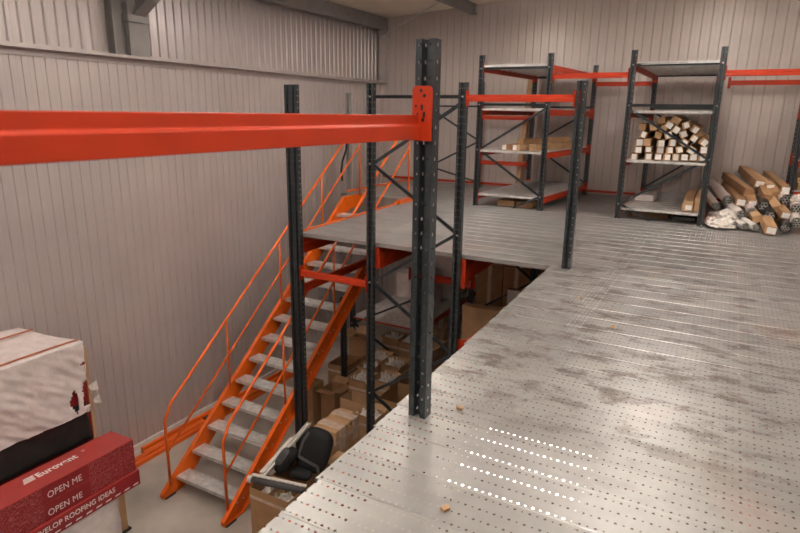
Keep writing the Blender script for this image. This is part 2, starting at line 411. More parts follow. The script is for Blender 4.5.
m = MB(); m.tube([(-6.98, 10.40, 1.1), (-7.0, 10.39, .85), (-7.09, 10.385, .62), (-7.12, 10.385, .4), (-7.1, 10.39, .2)], .022)
tag(m.build('hanging_cable', M['tube']), 'black cable hanging from the pale post on the landing', 'cable')

def braces(parent, pts, w=.028, h=.038, bolts=True):
    for a, b in pts:
        m = MB(parent.location); p0, p1 = V(a), V(b)
        t_ = .004
        m.sweep([(-w/2, -h/2), (w/2, -h/2), (w/2, -h/2+t_), (-w/2+t_, -h/2+t_), (-w/2+t_, h/2-t_), (w/2, h/2-t_), (w/2, h/2), (-w/2, h/2)], p0, p1)
        br = m.build('brace', M['dark'], parent)
def bolt(parent, p):
    m = MB(parent.location); p = V(p); m.tube([p, p+V((0, -.012, 0))], .012, 6); m.build('bolt', M['bolt'], parent)
def frame_braces(parent, xa, xb, y, nodes_, hor=()):
    """zigzag between posts xa,xb: nodes_ list of (side, z)"""
    X = (xa, xb)
    for (s0, z0), (s1, z1) in zip(nodes_, nodes_[1:]):
        a = (X[s0]+(.02 if s0 == 0 else -.02), y, z0); b = (X[s1]+(.02 if s1 == 0 else -.02), y+.03, z1)
        braces(parent, [(a, b)])
    for z in hor: braces(parent, [((xa+.02, y+.015, z), (xb-.02, y+.015, z))])
# frame between the two posts E,F rising through the gap
t = thing('rack_upright', 'dark braced upright frame rising past the front edge of the far deck', 'rack upright', (-3.25, 6.22, FZ))
XE, XF = -3.845, -2.655
post_part(t, XE, 6.22, FZ, 1.94); post_part(t, XF, 6.22, FZ, 1.94)
frame_braces(t, XE, XF, 6.25, [(1, 1.72), (0, 1.0), (1, .24), (0, -.507), (1, -1.276), (0, -2.06), (1, -2.83), (0, -3.55)], hor=(1.79, -3.62))
for s, z in ((0, 1.79), (1, 1.79), (0, 1.0), (1, .24), (0, -.507), (1, -1.276), (0, -2.06)):
    bolt(t, ((XE, XF)[s]+(.005), 6.219, z))
for x in (XE, XF): base_plate(t, x, 6.22, FZ)
# frame under the far deck beneath the rack row
t = thing('rack_upright', 'dark braced frame in the shadow under the far deck, before stacked brown cartons', 'rack upright', (-3.35, 10.02, FZ))
post_part(t, -3.95, 10.02, FZ, -.06); post_part(t, -2.76, 10.02, FZ, -.06)
frame_braces(t, -3.95, -2.76, 10.05, [(0, -.45), (1, -1.276), (0, -2.06), (1, -2.83), (0, -3.55)], hor=(-.12, -1.95))
# frame under the landing
t = thing('rack_upright', 'dark braced frame under the deck holding low galvanised shelves behind the stair', 'rack upright', (-5.45, 9.3, FZ))
XU0, XU1, YU = -6.16, -4.72, 9.3
post_part(t, XU0, YU, FZ, -1.9); post_part(t, XU1, YU, FZ, -1.0)
frame_braces(t, XU0, XU1, YU+.03, [(1, -1.72), (0, -2.46), (1, -3.2)])
bolt(t, (XU0, YU-.002, -2.46))
beam('shelf_beam', 'orange shelf beam on the left side of the low shelves under the deck', (XU0-.02, YU+.08, -2.44), (XU0-.02, 12.6, -2.44), .09, .045)
beam('shelf_beam', 'orange shelf beam on the right side of the low shelves under the deck', (XU1, YU+.08, -2.44), (XU1, 12.6, -2.44), .09, .045)
m = MB(); m.box(XU0, XU1, YU+.02, 12.5, -2.35, -2.325)
tag(m.build('galvanised_shelf', M['galv']), 'pale galvanised shelf glimpsed under the deck behind the stair stringer', 'shelf')
m = MB(); m.bar((XU0+.05, YU+.01, -2.338), (XU1-.05, YU+.01, -2.338), .02, .03)
tag(m.build('shelf_rail', M['orange']), 'thin orange rail on the front edge of the galvanised shelf under the deck', 'rail')
t = thing('upright_post', 'dark post standing on the floor beneath the stair, below its right stringer', 'post', (-5.53, 8.05, FZ)); post_part(t, -5.53, 8.05, FZ, -1.5)

# beams of the mezzanine
beam('guard_beam', 'thick orange guard beam across the upper left, hooked to the nearest post', (-1.36, -1.2, 1.482), (-1.335, 2.585, 1.482), .113, .05, flip=1, conn=.245, ctop=.245, cw=.066, cends=(0, 0))
gb = [o for o in COL.objects if o.name.startswith('guard_beam')][0]
m = MB(gb.location); cx_, cy_ = -1.306, 2.588
# plate with rounded top and slots
pl = [(-.052, 1.475), (.052, 1.475), (.052, 1.71), (.046, 1.722), (.034, 1.728), (-.034, 1.728), (-.046, 1.722), (-.052, 1.71)]
f_ = [(cx_+a, cy_-.007, z) for a, z in pl]; r_ = [(cx_+a, cy_, z) for a, z in pl]
m.poly(f_); m.poly(r_[::-1])
for i in range(len(pl)):
    j = (i+1) % len(pl); m.poly([f_[i], f_[j], r_[j], r_[i]])
cp = m.build('connector', M['orange'], gb, .002)
m = MB(gb.location)
for a, z, rx, rz_ in ((-.006, 1.706, .008, .008), (.012, 1.683, .009, .009), (-.032, 1.636, .006, .007), (.0, 1.630, .007, .016), (-.022, 1.600, .006, .006), (.012, 1.596, .007, .017), (.006, 1.572, .009, .009)):
    m.poly([(cx_+a+rx*math.cos(q*PI/6), cy_-.0078, z+rz_*math.sin(q*PI/6)) for q in range(12)])
m.build('slot', M['tube'], cp)
beam('guard_beam', 'orange guard beam spanning between two dark posts at the front of the far deck', (XF+.06, 6.235, 1.737), (-1.39-.06, 6.255, 1.737), .074, .04, flip=1, conn=.17, ctop=.12)
beam('support_beam', 'orange cross beam below the deck between the double post and braced frame', (-5.0+.05, 6.235, -.585), (XE-.05, 6.235, -.585), .085, .05, flip=1, conn=.2)
beam('support_beam', 'deep red-orange beam under the left side of the far deck at the double post', (-5.0, 6.30, -.285), (-5.2, 9.9, -.285), .225, .06, flip=1, conn=.33, ctop=.23)
beam('support_beam', 'orange beam running back from the double post below the far deck, above the stair', (-5.0, 6.30, -.85), (-5.09, 8.9, -.85), .115, .05, flip=1)
beam('support_beam', 'red-orange beam under the far deck at the left post of the braced frame', (XE+.07, 6.30, -.335), (-3.88, 9.99, -.335), .275, .06, cends=(0, 0))
beam('support_beam', 'red-orange beam under the far deck at the right post of the braced frame', (XF+.05, 6.30, -.345), (-2.72, 9.99, -.345), .285, .06, conn=.36, ctop=.285)
beam('support_beam', 'lower orange beam whose end shows at the deck gap beside the right frame post', (XF+.10, 6.30, -1.23), (-2.48, 9.99, -1.23), .11, .05)
beam('support_beam', 'orange beam hidden along the near deck edge, glinting through its holes', (-1.33, -4, -.30), (-1.45, 6.2, -.30), .24, .06, cends=(0, 0))
beam('support_beam', 'red-orange cross beam in the dark below the far deck, behind the near post', (-4.6, 8.7, -.55), (-3.0, 8.7, -.55), .10, .05)
beam('support_beam', 'lower red-orange cross beam in the dark below the far deck, behind the near post', (-4.4, 8.4, -1.05), (-3.3, 8.4, -1.05), .11, .05)
beam('support_beam', 'orange beam under the near deck running away below the rack row', (.3, -4, -.30), (.3, 12.9, -.30), .24, .06, cends=(0, 0))
beam('support_beam', 'orange beam under the near deck towards the right wall', (2.2, -4, -.30), (2.2, 12.9, -.30), .24, .06, cends=(0, 0))

# ------------------------------------------------------------------ staircase
t = thing('staircase', 'orange steel staircase with metal treads climbing along the left wall to the landing', 'stairs', (-5.78, 4.8, FZ))
NR = 15; RISE = -FZ/NR; GO = RISE/.79
YS = 4.98
def nose(y): return FZ+RISE+(y-YS)*.79           # nosing line height
for X, s in ((SX0, -1), (SX1, 1)):
    m = MB(t.location)
    # stringer channel in the y,z plane
    top = lambda y: nose(y)+.02; dv = .30
    ya = 4.74; ye = 9.30
    pts = [(ya, FZ+.02), (ya, FZ+.16), (ye, top(ye)+.0), (ye+.45, .045), (ye+.62, .045), (ye+.62, -.20), (ye+.42, -.20), (ye+.1, top(ye+.1)-dv), (ya+.33, FZ+.02)]
    pts[1] = (ya, top(ya)); pts[2] = (9.32, .045); pts[3] = (9.94, .045); pts[4] = (9.94, -.19); pts[5] = (9.55, -.19); pts[6] = (9.40, -.24)
    pts = pts[:7]+[(ya+.36, FZ+.02)]
    wth = .055
    for xx, rev in ((X-.004, 0), (X+.004, 1)):
        q = [(xx, y, z) for y, z in pts]; m.poly(q[::-1] if rev else q)
    # flanges
    xa, xb = (X, X-wth) if s < 0 else (X, X+wth)
    def fl(a, b):
        (y0, z0), (y1, z1) = a, b
        m.bar(((xa+xb)/2, y0, z0), ((xa+xb)/2, y1, z1), wth+.008, .009)
    n = len(pts)
    for i in range(n): fl(pts[i], pts[(i+1) % n])
    st = m.build('stringer', M['stair'], t)
    m = MB(t.location); m.box(min(xa, xb)-.02, max(xa, xb)+.02, ya+.02, ya+.2, FZ, FZ+.02); m.build('foot_plate', M['tube'], st)
    m = MB(t.location)
    for k in range(1, NR):
        yk = YS+GO*(k-1); zk = FZ+RISE*k-.04
        for q in (.05, .17): m.tube([(X+.004*1, yk+q, zk-.02), (X+(.014 if s > 0 else .014), yk+q, zk-.02)], .011, 6)
    m.build('bolt_row', M['bolt'], st)
for k in range(1, NR):
    y = YS+GO*(k-1); z = FZ+RISE*k
    m = MB(t.location)
    m.box(SX0+.006, SX1-.006, y, y+.235, z-.004, z)
    m.box(SX0+.006, SX1-.006, y, y+.004, z-.045, z); m.box(SX0+.006, SX1-.006, y+.231, y+.235, z-.045, z)
    for i in range(11):
        for j in range(3):
            cx = SX0+.08+i*.093+(.045 if j % 2 else 0); cy = y+.045+j*.07
            if cx > SX1-.05: continue
            R = Matrix.Rotation(PI/4 if (i+j) % 2 else -PI/4, 3, 'Z')
            m.obox((cx, cy, z+.0012), (.05, .011, .0035), R)
    m.build('tread', M['galv'], t)
# top tread plate onto the landing
for X, s in ((SX0+.02, -1), (SX1, 1)):
    off = 0
    rail = lambda y: nose(y)+1.145
    mid = lambda y: nose(y)+.63
    y0 = 4.86; yt = 9.82
    m = MB(t.location)
    zb = rail(y0)-.10
    path = [(X, y0, nose(y0)+.02), (X, y0, zb-.04), (X, y0+.012, zb+.01), (X, y0+.05, zb+.06), (X, y0+.12, rail(y0+.12))]
    path += [(X, yt, rail(yt))]
    m.tube(path, .021, 8); hr = m.build('handrail', M['stair'], t, smooth=True)
    m = MB(t.location); m.tube([(X, y0, mid(y0)-.08), (X, yt, mid(yt))], .0165, 8); m.build('mid_rail', M['stair'], hr, smooth=True)
    for yb in (6.1, 7.37, 8.56, yt):
        m = MB(t.location); m.tube([(X, yb, min(nose(yb)+.02, .04)), (X, yb, rail(yb))], .0165, 8); m.build('handrail_post', M['stair'], hr, smooth=True)
# stub of the right stringer at the landing has a raised lip
m = MB(t.location); m.box(SX1-.02, SX1+.08, 9.35, 9.98, .0, .07); m.build('landing_bracket', M['stair'], t, .004)

# loose orange beams on the floor along the wall
beam('loose_beam', 'long orange beam lying on the concrete along the left wall, passing under the stair', (-7.36, 3.6, FZ), (-7.36, 8.9, FZ), .12, .10, conn=.14, ctop=.13, cends=(0, 0), mt='stair')
beam('loose_beam', 'shorter orange beam lying between the wall and the long orange beam', (-7.52, 5.35, FZ), (-7.52, 9.2, FZ), .13, .08, conn=.14, ctop=.13, cends=(0, 0), mt='stair')
m = MB(); m.obox((-7.38, 6.55, FZ+.135), (.06, .12, .03)); tag(m.build('steel_clip', M['tube']), 'small black clip on top of the orange floor beam', 'clip')

# ------------------------------------------------------------------ pallet racks on the deck
def rack(name, label, P, z1, levels, braced, orgx, panel='galv', zig=0, hor=(2.37, 1.775), bh=.10):
    """P: FL, FR, RL, RR (x, y)"""
    FL, FR, RL, RR = [V((*p, 0)) for p in P]
    t = thing(name, label, 'rack', (FL+FR+RL+RR)/4)
    for p in (FL, FR, RL, RR): post_part(t, p.x, p.y, 0, z1, w=.085, dp=.06)
    for (a, b) in ((FL, FR), (RL, RR)):
        y = (a.y+b.y)/2+.03
        nd = [(1-zig, 1.72), (zig, 1.0), (1-zig, .24), (zig, -.0)] if True else 0
        nd[-1] = (zig, .02) if False else (zig, -.01)
        # last brace stops on the deck
        X = (a.x, b.x); f = .62
        pts = []
        for (s0, z0), (s1, z1_) in zip(nd, nd[1:]):
            x0, x1 = X[s0], X[s1]
            if z1_ < 0: x1 = x0+(x1-x0)*.42; z1_ = .015
            pts.append(((x0+(.015 if s0 == 0 else -.015), y, z0), (x1+(.015 if s1 == 0 else -.015), y+.02, z1_)))
        braces(t, pts, .026, .036)
        for z in hor: braces(t, [((a.x+.02, y, z), (b.x-.02, y, z))], .026, .042)
        if a is FL:
            for s, z in [(0, hor[0]), (1, hor[0]), (0, hor[1]), (1, hor[1])]+nd[1:3]: bolt(t, (X[s], a.y-.001, z))
    for z in levels:
        for (a, b, fl, off) in ((FL, RL, -1, .055), (FR, RR, 1, -.055)):
            p0 = V((a.x+off*.3*0+(.0), a.y+.065, z-bh-.012)); p1 = V((b.x, b.y-.01, z-bh-.012))
            beam('beam', '', p0, p1, bh, .045, flip=fl, conn=.2, ctop=bh+.05, parent=t)
        n = 10
        m = MB(t.location)
        for i in range(n):
            t0, t1 = i/n, (i+1)/n-.012
            def at(s, tt):
                a, b = (FL, RL) if s == 0 else (FR, RR)
                q = a.lerp(b, tt); return (q.x+(.025 if s == 0 else -.025), q.y+.02)
            (xa, ya), (xb, yb), (xc, yc), (xd, yd) = at(0, t0), at(1, t0), at(1, t1), at(0, t1)
            m.hexa([(xa, ya, z-.006), (xb, yb, z-.006), (xc, yc, z-.006), (xd, yd, z-.006), (xa, ya, z), (xb, yb, z), (xc, yc, z), (xd, yd, z)])
            for (p, q) in (((xa, ya), (xb, yb)), ((xd, yd), (xc, yc))):
                m.bar((p[0], p[1]+(.004 if p[1] == ya else -.004), z-.02), (q[0], q[1]+(.004 if p[1] == ya else -.004), z-.02), .004, .034)
        m.build('shelf', M[panel], t)
    return t
rk1 = rack('pallet_rack', 'left dark rack on the far deck with a few long timbers on its shelf', [(-3.95, 10.03), (-2.765, 10.06), (-3.80, 12.72), (-2.57, 12.70)], 2.59, (.225, 1.0, 1.715, 2.43), True, 0)
rk2 = rack('pallet_rack', 'right dark rack on the far deck stacked with long white-ended boxes', [(-1.475, 10.02), (-.262, 9.98), (-1.44, 12.72), (-.36, 12.70)], 2.59, (.185, .945, 1.70, 2.41), True, 0, zig=1)
# make the right rack lower level brace mirror
# rack frame further back at left
t = thing('rack_upright', 'dark braced frame on the deck by the back wall, left of the timber rack', 'rack upright', (-5.7, 12.72, 0))
post_part(t, -6.24, 12.72, 0, 2.3, w=.085); post_part(t, -4.97, 12.72, 0, 2.3, w=.085)
frame_braces(t, -6.24, -4.97, 12.75, [(0, 1.72), (1, 1.02), (0, .40), (1, .1)], hor=(1.78,))
beam('rack_beam', 'orange beam at mid height by the back wall, left of the leaning plank', (-4.92, 12.72, 1.50), (-3.86, 12.72, 1.50), .09, .04)
beam('rack_beam', 'orange beam near the deck by the back wall, left of the leaning plank', (-4.92, 12.72, .52), (-3.86, 12.72, .52), .09, .04)
beam('rack_beam', 'orange beam at head height joining the fronts of the two deck racks', (-2.70, 10.09, 2.185), (-1.54, 10.06, 2.185), .085, .04)
beam('rack_beam', 'thin orange beam near the back wall joining the rears of the two deck racks', (-2.53, 12.72, 2.185), (-1.5, 12.74, 2.185), .085, .04)
beam('rack_beam', 'orange beam at head height running right from the stacked box rack', (-.20, 10.02, 2.185), (2.5, 10.0, 2.185), .085, .04)
beam('rack_beam', 'thin orange beam along the back wall right of the stacked box rack', (-.16, 12.74, 2.185), (2.5, 12.74, 2.185), .085, .04)
# third rack at the right edge
t = thing('pallet_rack', 'dark rack partly in view at the right edge holding brown boards', 'rack', (1.6, 12.2, 0))
for p in ((.955, 11.65), (.99, 12.72), (2.6, 11.65), (2.6, 12.72)): post_part(t, *p, 0, 2.59, w=.085)
for z in (.45, .95, 1.75):
    beam('beam', '', (1.0, 11.66, z-.1), (2.56, 11.66, z-.1), .1, .045, parent=t); beam('beam', '', (1.0, 12.74, z-.1), (2.56, 12.74, z-.1), .1, .045, flip=-1, parent=t)
    m = MB(t.location); m.box(.98, 2.6, 11.64, 12.8, z, z+.02); m.build('shelf', M['galv'], t)

# leaning plank behind the left rack
m = MB(); m.sweep([(-.055, -.02), (.055, -.02), (.055, .02), (-.055, .02)], (-4.06, 12.80, .004), (-3.95, 13.0, 2.60), up=(0, -1, 0))
tag(m.build('timber_plank', M['wood']), 'tall brown plank leaning upright against the back wall behind the left rack', 'plank')

# ------------------------------------------------------------------ long boxes
def rotm(y, z=0, x=0): return Matrix.Rotation(z, 3, 'Z') @ Matrix.Rotation(x, 3, 'X') @ Matrix.Rotation(y, 3, 'Y')
def long_box(label, end, size, L_, roll, yaw=0, pitch=0, white=True, group=None, mt='card2', name='long_carton', lab=(.0, .0, .62, .8)):
    t = thing(name, label, 'box', end, 0, group)
    R = rotm(roll, yaw, pitch)
    t.rotation_euler = R.to_euler()
    w_, h_ = size
    m = MB(); m.box(-w_/2, w_/2, 0, L_, -h_/2, h_/2); m.build('carton', M[mt], t, .004)
    if white:
        m = MB(); ox, oz, sw, sh = lab; m.box(w_*(ox-sw/2), w_*(ox+sw/2), -.002, 0, h_*(oz-sh/2), h_*(oz+sh/2)); m.build('end_label', M['label'], t)
    return t
shelf_boxes = [(-1.321, .994, 0, 1), (-1.111, 1.004, 0, 1), (-.967, 1.011, 0, 1), (-.848, 1.011, 0, 1), (-.724, 1.013, 0, 1), (-.6, 1.019, 0, 1), (-.481, 1.024, 0, 1), (-.365, 1.026, 0, 1),
 (-1.27, 1.105, 0, 1), (-1.118, 1.118, 0, 1), (-.957, 1.112, 0, 1), (-.825, 1.116, 5, 1), (-.685, 1.128, 15, 1), (-.52, 1.126, -28, 1), (-.352, 1.138, 0, 1),
 (-1.275, 1.218, 0, 1), (-1.152, 1.226, 0, 0), (-.953, 1.217, 0, 1), (-.796, 1.228, 0, 1), (-.632, 1.238, -28, 1), (-.369, 1.252, -35, 1),
 (-1.21, 1.338, -20, 1), (-1.011, 1.335, -12, 0), (-.862, 1.336, 20, 1), (-.662, 1.362, 25, 1), (-.505, 1.302, -30, 1),
 (-1.245, 1.453, -5, 0), (-1.085, 1.457, 10, 0), (-.765, 1.425, -30, 1), (-.512, 1.436, -32, 1), (-.985, 1.558, 15, 0), (-.873, 1.497, -30, 1), (-.785, 1.565, -30, 0), (-.635, 1.492, 20, 1), (-.943, 1.432, -20, 0)]
rows = [('bottom row', 8), ('second row', 7), ('third row', 6), ('fourth row', 5), ('fifth row', 4), ('topmost group', 5)]
ordn = ['first', 'second', 'third', 'fourth', 'fifth', 'sixth', 'seventh', 'eighth']
names = []; i0 = 0
for rn, cnt in rows:
    sub = sorted(range(i0, i0+cnt), key=lambda i: shelf_boxes[i][0])
    for o_, i in enumerate(sub): names.append((i, '%s carton %s from left in the %s on the right rack shelf' % ('white-ended' if shelf_boxes[i][3] else 'plain brown-ended', ordn[o_], rn)))
    i0 += cnt
names = dict(names)
for bi, (x, z, r, wh) in enumerate(shelf_boxes):
    lb = names[bi]
    sz = .104+random.uniform(-.006, .006)
    big = (x, z) == (-.785, 1.565)
    long_box(lb, (x*1.011, 10.10+random.uniform(0, .09), 1.6+(z-1.6)*1.011), (sz*(1.3 if big else 1), sz), 2.2, math.radians(r)*-1, random.uniform(-.015, .015), 0, wh, 'long cartons stacked on the right rack shelf', random.choice(['card2', 'card2', 'card']),
             lab=(random.uniform(-.02, .16), random.uniform(-.05, .05), random.uniform(.62, .86), random.uniform(.7, .88)))
# boxes on lower shelf of right rack
long_box('long brown carton with white end label on the lowest shelf of the right rack', (-.47, 10.1, .275), (.15, .155), 1.7, 0, .02, 0, True, lab=(.1, -.12, .6, .45))
long_box('tall narrow brown carton beside the white-labelled one on the lowest right rack shelf', (-.345, 10.16, .30), (.075, .21), 1.5, 0, 0, 0, False)
m = MB(); m.box(-1.36, -1.05, 11.0, 11.5, .19, .30); tag(m.build('flat_package', M['film'], bevel=.01), 'flat white package at the back left of the lowest right rack shelf', 'package')
# cartons under the lowest shelves
tag(MB().box(-3.62, -3.30, 10.3, 10.7, .003, .095).build('flat_carton', M['card2'], bevel=.004), 'pale flat carton on the deck under the left rack, left one', 'box')
tag(MB().box(-3.24, -2.95, 10.25, 10.75, .003, .105).build('flat_carton', M['card'], bevel=.004), 'darker flat carton on the deck under the left rack, right one', 'box')
tag(MB().box(-1.3, -.75, 10.4, 11.1, .003, .08).build('flat_carton', M['cardin'], bevel=.004), 'dark flat carton on the deck under the right rack', 'box')
tag(MB().box(-.68, -.35, 10.3, 11.0, .003, .07).build('flat_carton', M['blackfilm'], bevel=.004), 'black wrapped pack on the deck under the right rack', 'package')
# timbers on the left rack shelf
long_box('short timber with a round white end on the left rack shelf', (-3.50, 10.15, 1.055), (.10, .10), .9, 0, -.20, 0, True, name='timber', lab=(0, 0, .8, .8))
long_box('front timber with a pale end lying on the left rack shelf', (-3.27, 10.12, 1.055), (.14, .10), 1.5, 0, -.20, 0, True, name='timber', lab=(-.2, 0, .5, .8))
long_box('upper timber lying across the other timbers on the left rack shelf', (-3.28, 10.35, 1.155), (.12, .09), 1.9, 0, -.20, 0, False, name='timber', mt='wood')
long_box('rear timber reaching to the right side of the left rack shelf', (-3.02, 10.25, 1.06), (.12, .11), 2.0, 0, -.14, 0, False, name='timber', mt='wood')
# brown boards on the third rack
for i, (x, z) in enumerate(((1.12, .53), (1.30, .53), (1.10, .64), (1.16, 1.04), (1.36, 1.04), (1.2, 1.14))):
    long_box(['lower left', 'lower right', 'upper left'][i % 3]+' brown board on the '+['lower', 'upper'][i // 3]+' shelf of the rack at the right edge', (x, 11.63, z), (.16, .09), 1.1, 0, 0, 0, False, 'boards on the rack at the right edge', 'wood', 'board')

# pile on the right
pile = [('brown carton with white end, leftmost of the large ones on the right pile', 'w', .243, 10.6, .334), ('slotted brown carton upper left of the pile', 'b', .347, 10.85, .47), ('upper brown carton with white end at the top of the right pile', 'w', .477, 11.15, .585), ('white-ended brown carton second from top right of the right pile', 'w', .625, 11.06, .55), ('white-ended carton at the far right top of the right pile', 'w', .83, 10.99, .533),
 ('rounded brown open-ended carton in the middle of the right pile', 'b', .591, 10.70, .42), ('pinkish-labelled carton in the middle left of the right pile', 'w', .404, 10.60, .33), ('large white-ended carton lying foremost on the deck before the right pile', 'w', .648, 9.72, .075), ('brown carton with plain end in the centre right of the right pile', 'b', .735, 10.44, .29), ('small plain brown carton low in the front of the right pile', 'b', .486, 10.12, .165), ('white crumpled-end carton on the right side of the pile', 'w', .83, 10.24, .235), ('dull brown carton high in the centre of the right pile', 'b', .71, 10.88, .46)]
for lb, k, x, y, z in pile:
    s_ = .122 if 'large' in lb or 'upper' in lb else .108
    Ln = 1.8 if y > 10.9 or x < .35 else .5
    if 'foremost' in lb: Ln = .55
    pit = math.atan2(.10, Ln) if y > 10.3 else .12
    if 'foremost' in lb: pit = .14
    long_box(lb, (x, y, z), (s_*1.15, s_), Ln, random.uniform(-.35, .2), random.uniform(.10, .22), pit, k == 'w', 'cartons in the pile by the right rack', random.choice(['card', 'card2', 'card']), lab=(0.05, 0, .82, .74))
def bundle(label, end, r, L_, yaw, pitch, n, wrap, group='tube bundles in the pile by the right rack'):
    t = thing('tube_bundle', label, 'tube bundle', end, 0, group)
    t.rotation_euler = (pitch, 0, yaw)
    pr = r*.25; c = []
    for i in range(-5, 6):
        for j in range(-5, 6):
            x = (i+.5*(j % 2))*2*pr; z = j*pr*1.74
            if math.hypot(x, z) < r*.84: c.append((x, z))
    c = sorted(c, key=lambda q: math.hypot(*q))[:int(n*1.3)]
    m = MB(); seg = 14
    # crinkled film sleeve
    rings = []
    for a in range(9):
        yy = .02+(L_-.02)*a/8
        rings.append([m.bm.verts.new((r*1.0*(1+.22*noise.noise(V((math.cos(q*2*PI/seg)*2+end[0]*9, a*.9, math.sin(q*2*PI/seg)*2))))*math.cos(q*2*PI/seg), yy, r*(1+.22*noise.noise(V((math.sin(q*2*PI/seg)*2+end[2]*9, a*.9, 3))))*math.sin(q*2*PI/seg))) for q in range(seg)])
    for A, B in zip(rings, rings[1:]):
        for q in range(seg): m.bm.faces.new((A[q], A[(q+1) % seg], B[(q+1) % seg], B[q]))
    m.bm.faces.new(rings[-1])
    m.build('wrap', M[wrap], t, smooth=True)
    global TUBE
    for (x, z) in c:
        if TUBE is None:
            mm = MB(); ns = 8; ro, ri = .0165, .0130
            def ring(y, rr): return [mm.bm.verts.new((rr*math.cos(q*2*PI/ns), y, rr*math.sin(q*2*PI/ns))) for q in range(ns)]
            a, b, c2, d2 = ring(.8, ro), ring(0, ro), ring(0, ri), ring(.05, ri)
            for A, B in ((a, b), (b, c2), (c2, d2)):
                for q in range(ns): mm.bm.faces.new((A[q], A[(q+1) % ns], B[(q+1) % ns], B[q]))
            f1 = mm.bm.faces.new(d2); mm.bm.faces.new(a)
            o = mm.build('tube', M['tubein'], t)
            o.data.materials.append(M['tube'])
            for p in o.data.polygons:
                if len(p.vertices) == 8 and abs(p.center.y-.05) < .01: p.material_index = 1
                elif len(p.vertices) == 4 and p.center.y > .01 and p.center.y < .04: p.material_index = 1
            TUBE = o; o.location = (x, 0, z); o.scale = (pr/.0165, 1, pr/.0165)
        else:
            o = copy_obj(TUBE, t, (x, random.uniform(-.004, .004), z)); o.scale = (pr/.0165, 1, pr/.0165)
    return t
TUBE = None
bundle('white-wrapped tube bundle nearest the stacked box rack, upper one with many dark ends', (.07, 10.70, .34), .08, 1.9, .16, .05, 17, 'film')
bundle('smaller white-wrapped tube bundle right beside the post of the box rack', (-.085, 10.57, .25), .066, 1.9, .16, .05, 12, 'film')
bundle('black tube bundle in the middle of the right pile below the rounded carton', (.555, 10.46, .30), .095, .5, .05, .1, 19, 'blackfilm')
bundle('black tube bundle low in the middle of the right pile', (.632, 10.2, .20), .09, .5, .0, .1, 19, 'blackfilm')
bundle('shiny wrapped tube bundle with zebra-like ends at the upper right of the pile', (.85, 10.67, .405), .09, 1.3, .1, .06, 17, 'film')
bundle('round black-ended tube bundle right of the foremost carton', (.825, 9.9, .095), .075, .5, -.1, .05, 19, 'blackfilm')
bundle('dark-ended tube bundle at the left middle of the right pile', (.276, 10.23, .175), .08, .5, .3, .1, 14, 'film')
bundle('greyish tube bundle behind the small plain carton in the right pile', (.40, 10.32, .235), .065, .5, .1, .1, 10, 'film')
bundle('white-wrapped dark bundle at the right edge of the picture on the pile', (.965, 10.4, .32), .08, .5, -.05, .1, 14, 'film')
bundle('flat tube bundle at the front bottom left of the right pile', (.20, 9.88, .07), .06, .5, .45, .06, 10, 'pfilm')
bundle('flat tube bundle at the front bottom, left of the foremost carton', (.47, 9.86, .07), .06, .5, .35, .06, 10, 'pfilm')
bundle('flat tube bundle at the front bottom between two similar ones', (.335, 9.9, .07), .058, .5, .4, .06, 10, 'pfilm')
bundle('pale wrapped bundle low at the right edge of the pile', (.965, 10.05, .16), .075, .5, .0, .08, 12, 'film')
def crumple(name, label, c, size, m_, seed, sub=3, group=None):
    bm = bmesh.new(); bmesh.ops.create_icosphere(bm, subdivisions=sub, radius=1)
    for v in bm.verts:
        n1 = noise.noise(v.co*1.7+V((seed, 0, 0))); n2 = noise.noise(v.co*4.1+V((0, seed, 0)))
        v.co *= 1+.30*n1+.22*n2
        v.co = V((v.co.x*size[0]/2, v.co.y*size[1]/2, max(-.9, v.co.z)*size[2]/2))
    me = bpy.data.meshes.new(name); bm.to_mesh(me); bm.free(); me.materials.append(m_)
    o = bpy.data.objects.new(name, me); COL.objects.link(o); o.location = c
    return tag(o, label, 'plastic film', group)
crumple('crumpled_film', 'large crumpled clear film at the left front of the right pile', (.05, 10.2, .13), (.34, .5, .24), M['pfilm'], 3)
crumple('crumpled_film', 'low crumpled white film on the deck at the left end of the pile', (.02, 9.93, .06), (.36, .3, .12), M['pfilm'], 8)
crumple('crumpled_film', 'pinkish crumpled film touching the right post of the box rack', (-.13, 10.2, .07), (.17, .4, .14), M['film'], 12)
crumple('crumpled_film', 'crumpled clear film at the upper right edge of the pile', (1.02, 10.72, .40), (.26, .5, .20), M['pfilm'], 17)
# supporting mass inside the pile: more cartons laid at the bottom
for i, (x, y, z) in enumerate(((.22, 11.1, .08), (.42, 11.1, .08), (.62, 11.1, .08), (.82, 11.1, .08))):
    long_box('brown carton buried in the core of the pile by the right rack', (x, y, z), (.17, .15), 1.4, 0, .1, 0, False, 'buried cartons in the pile by the right rack', 'card')

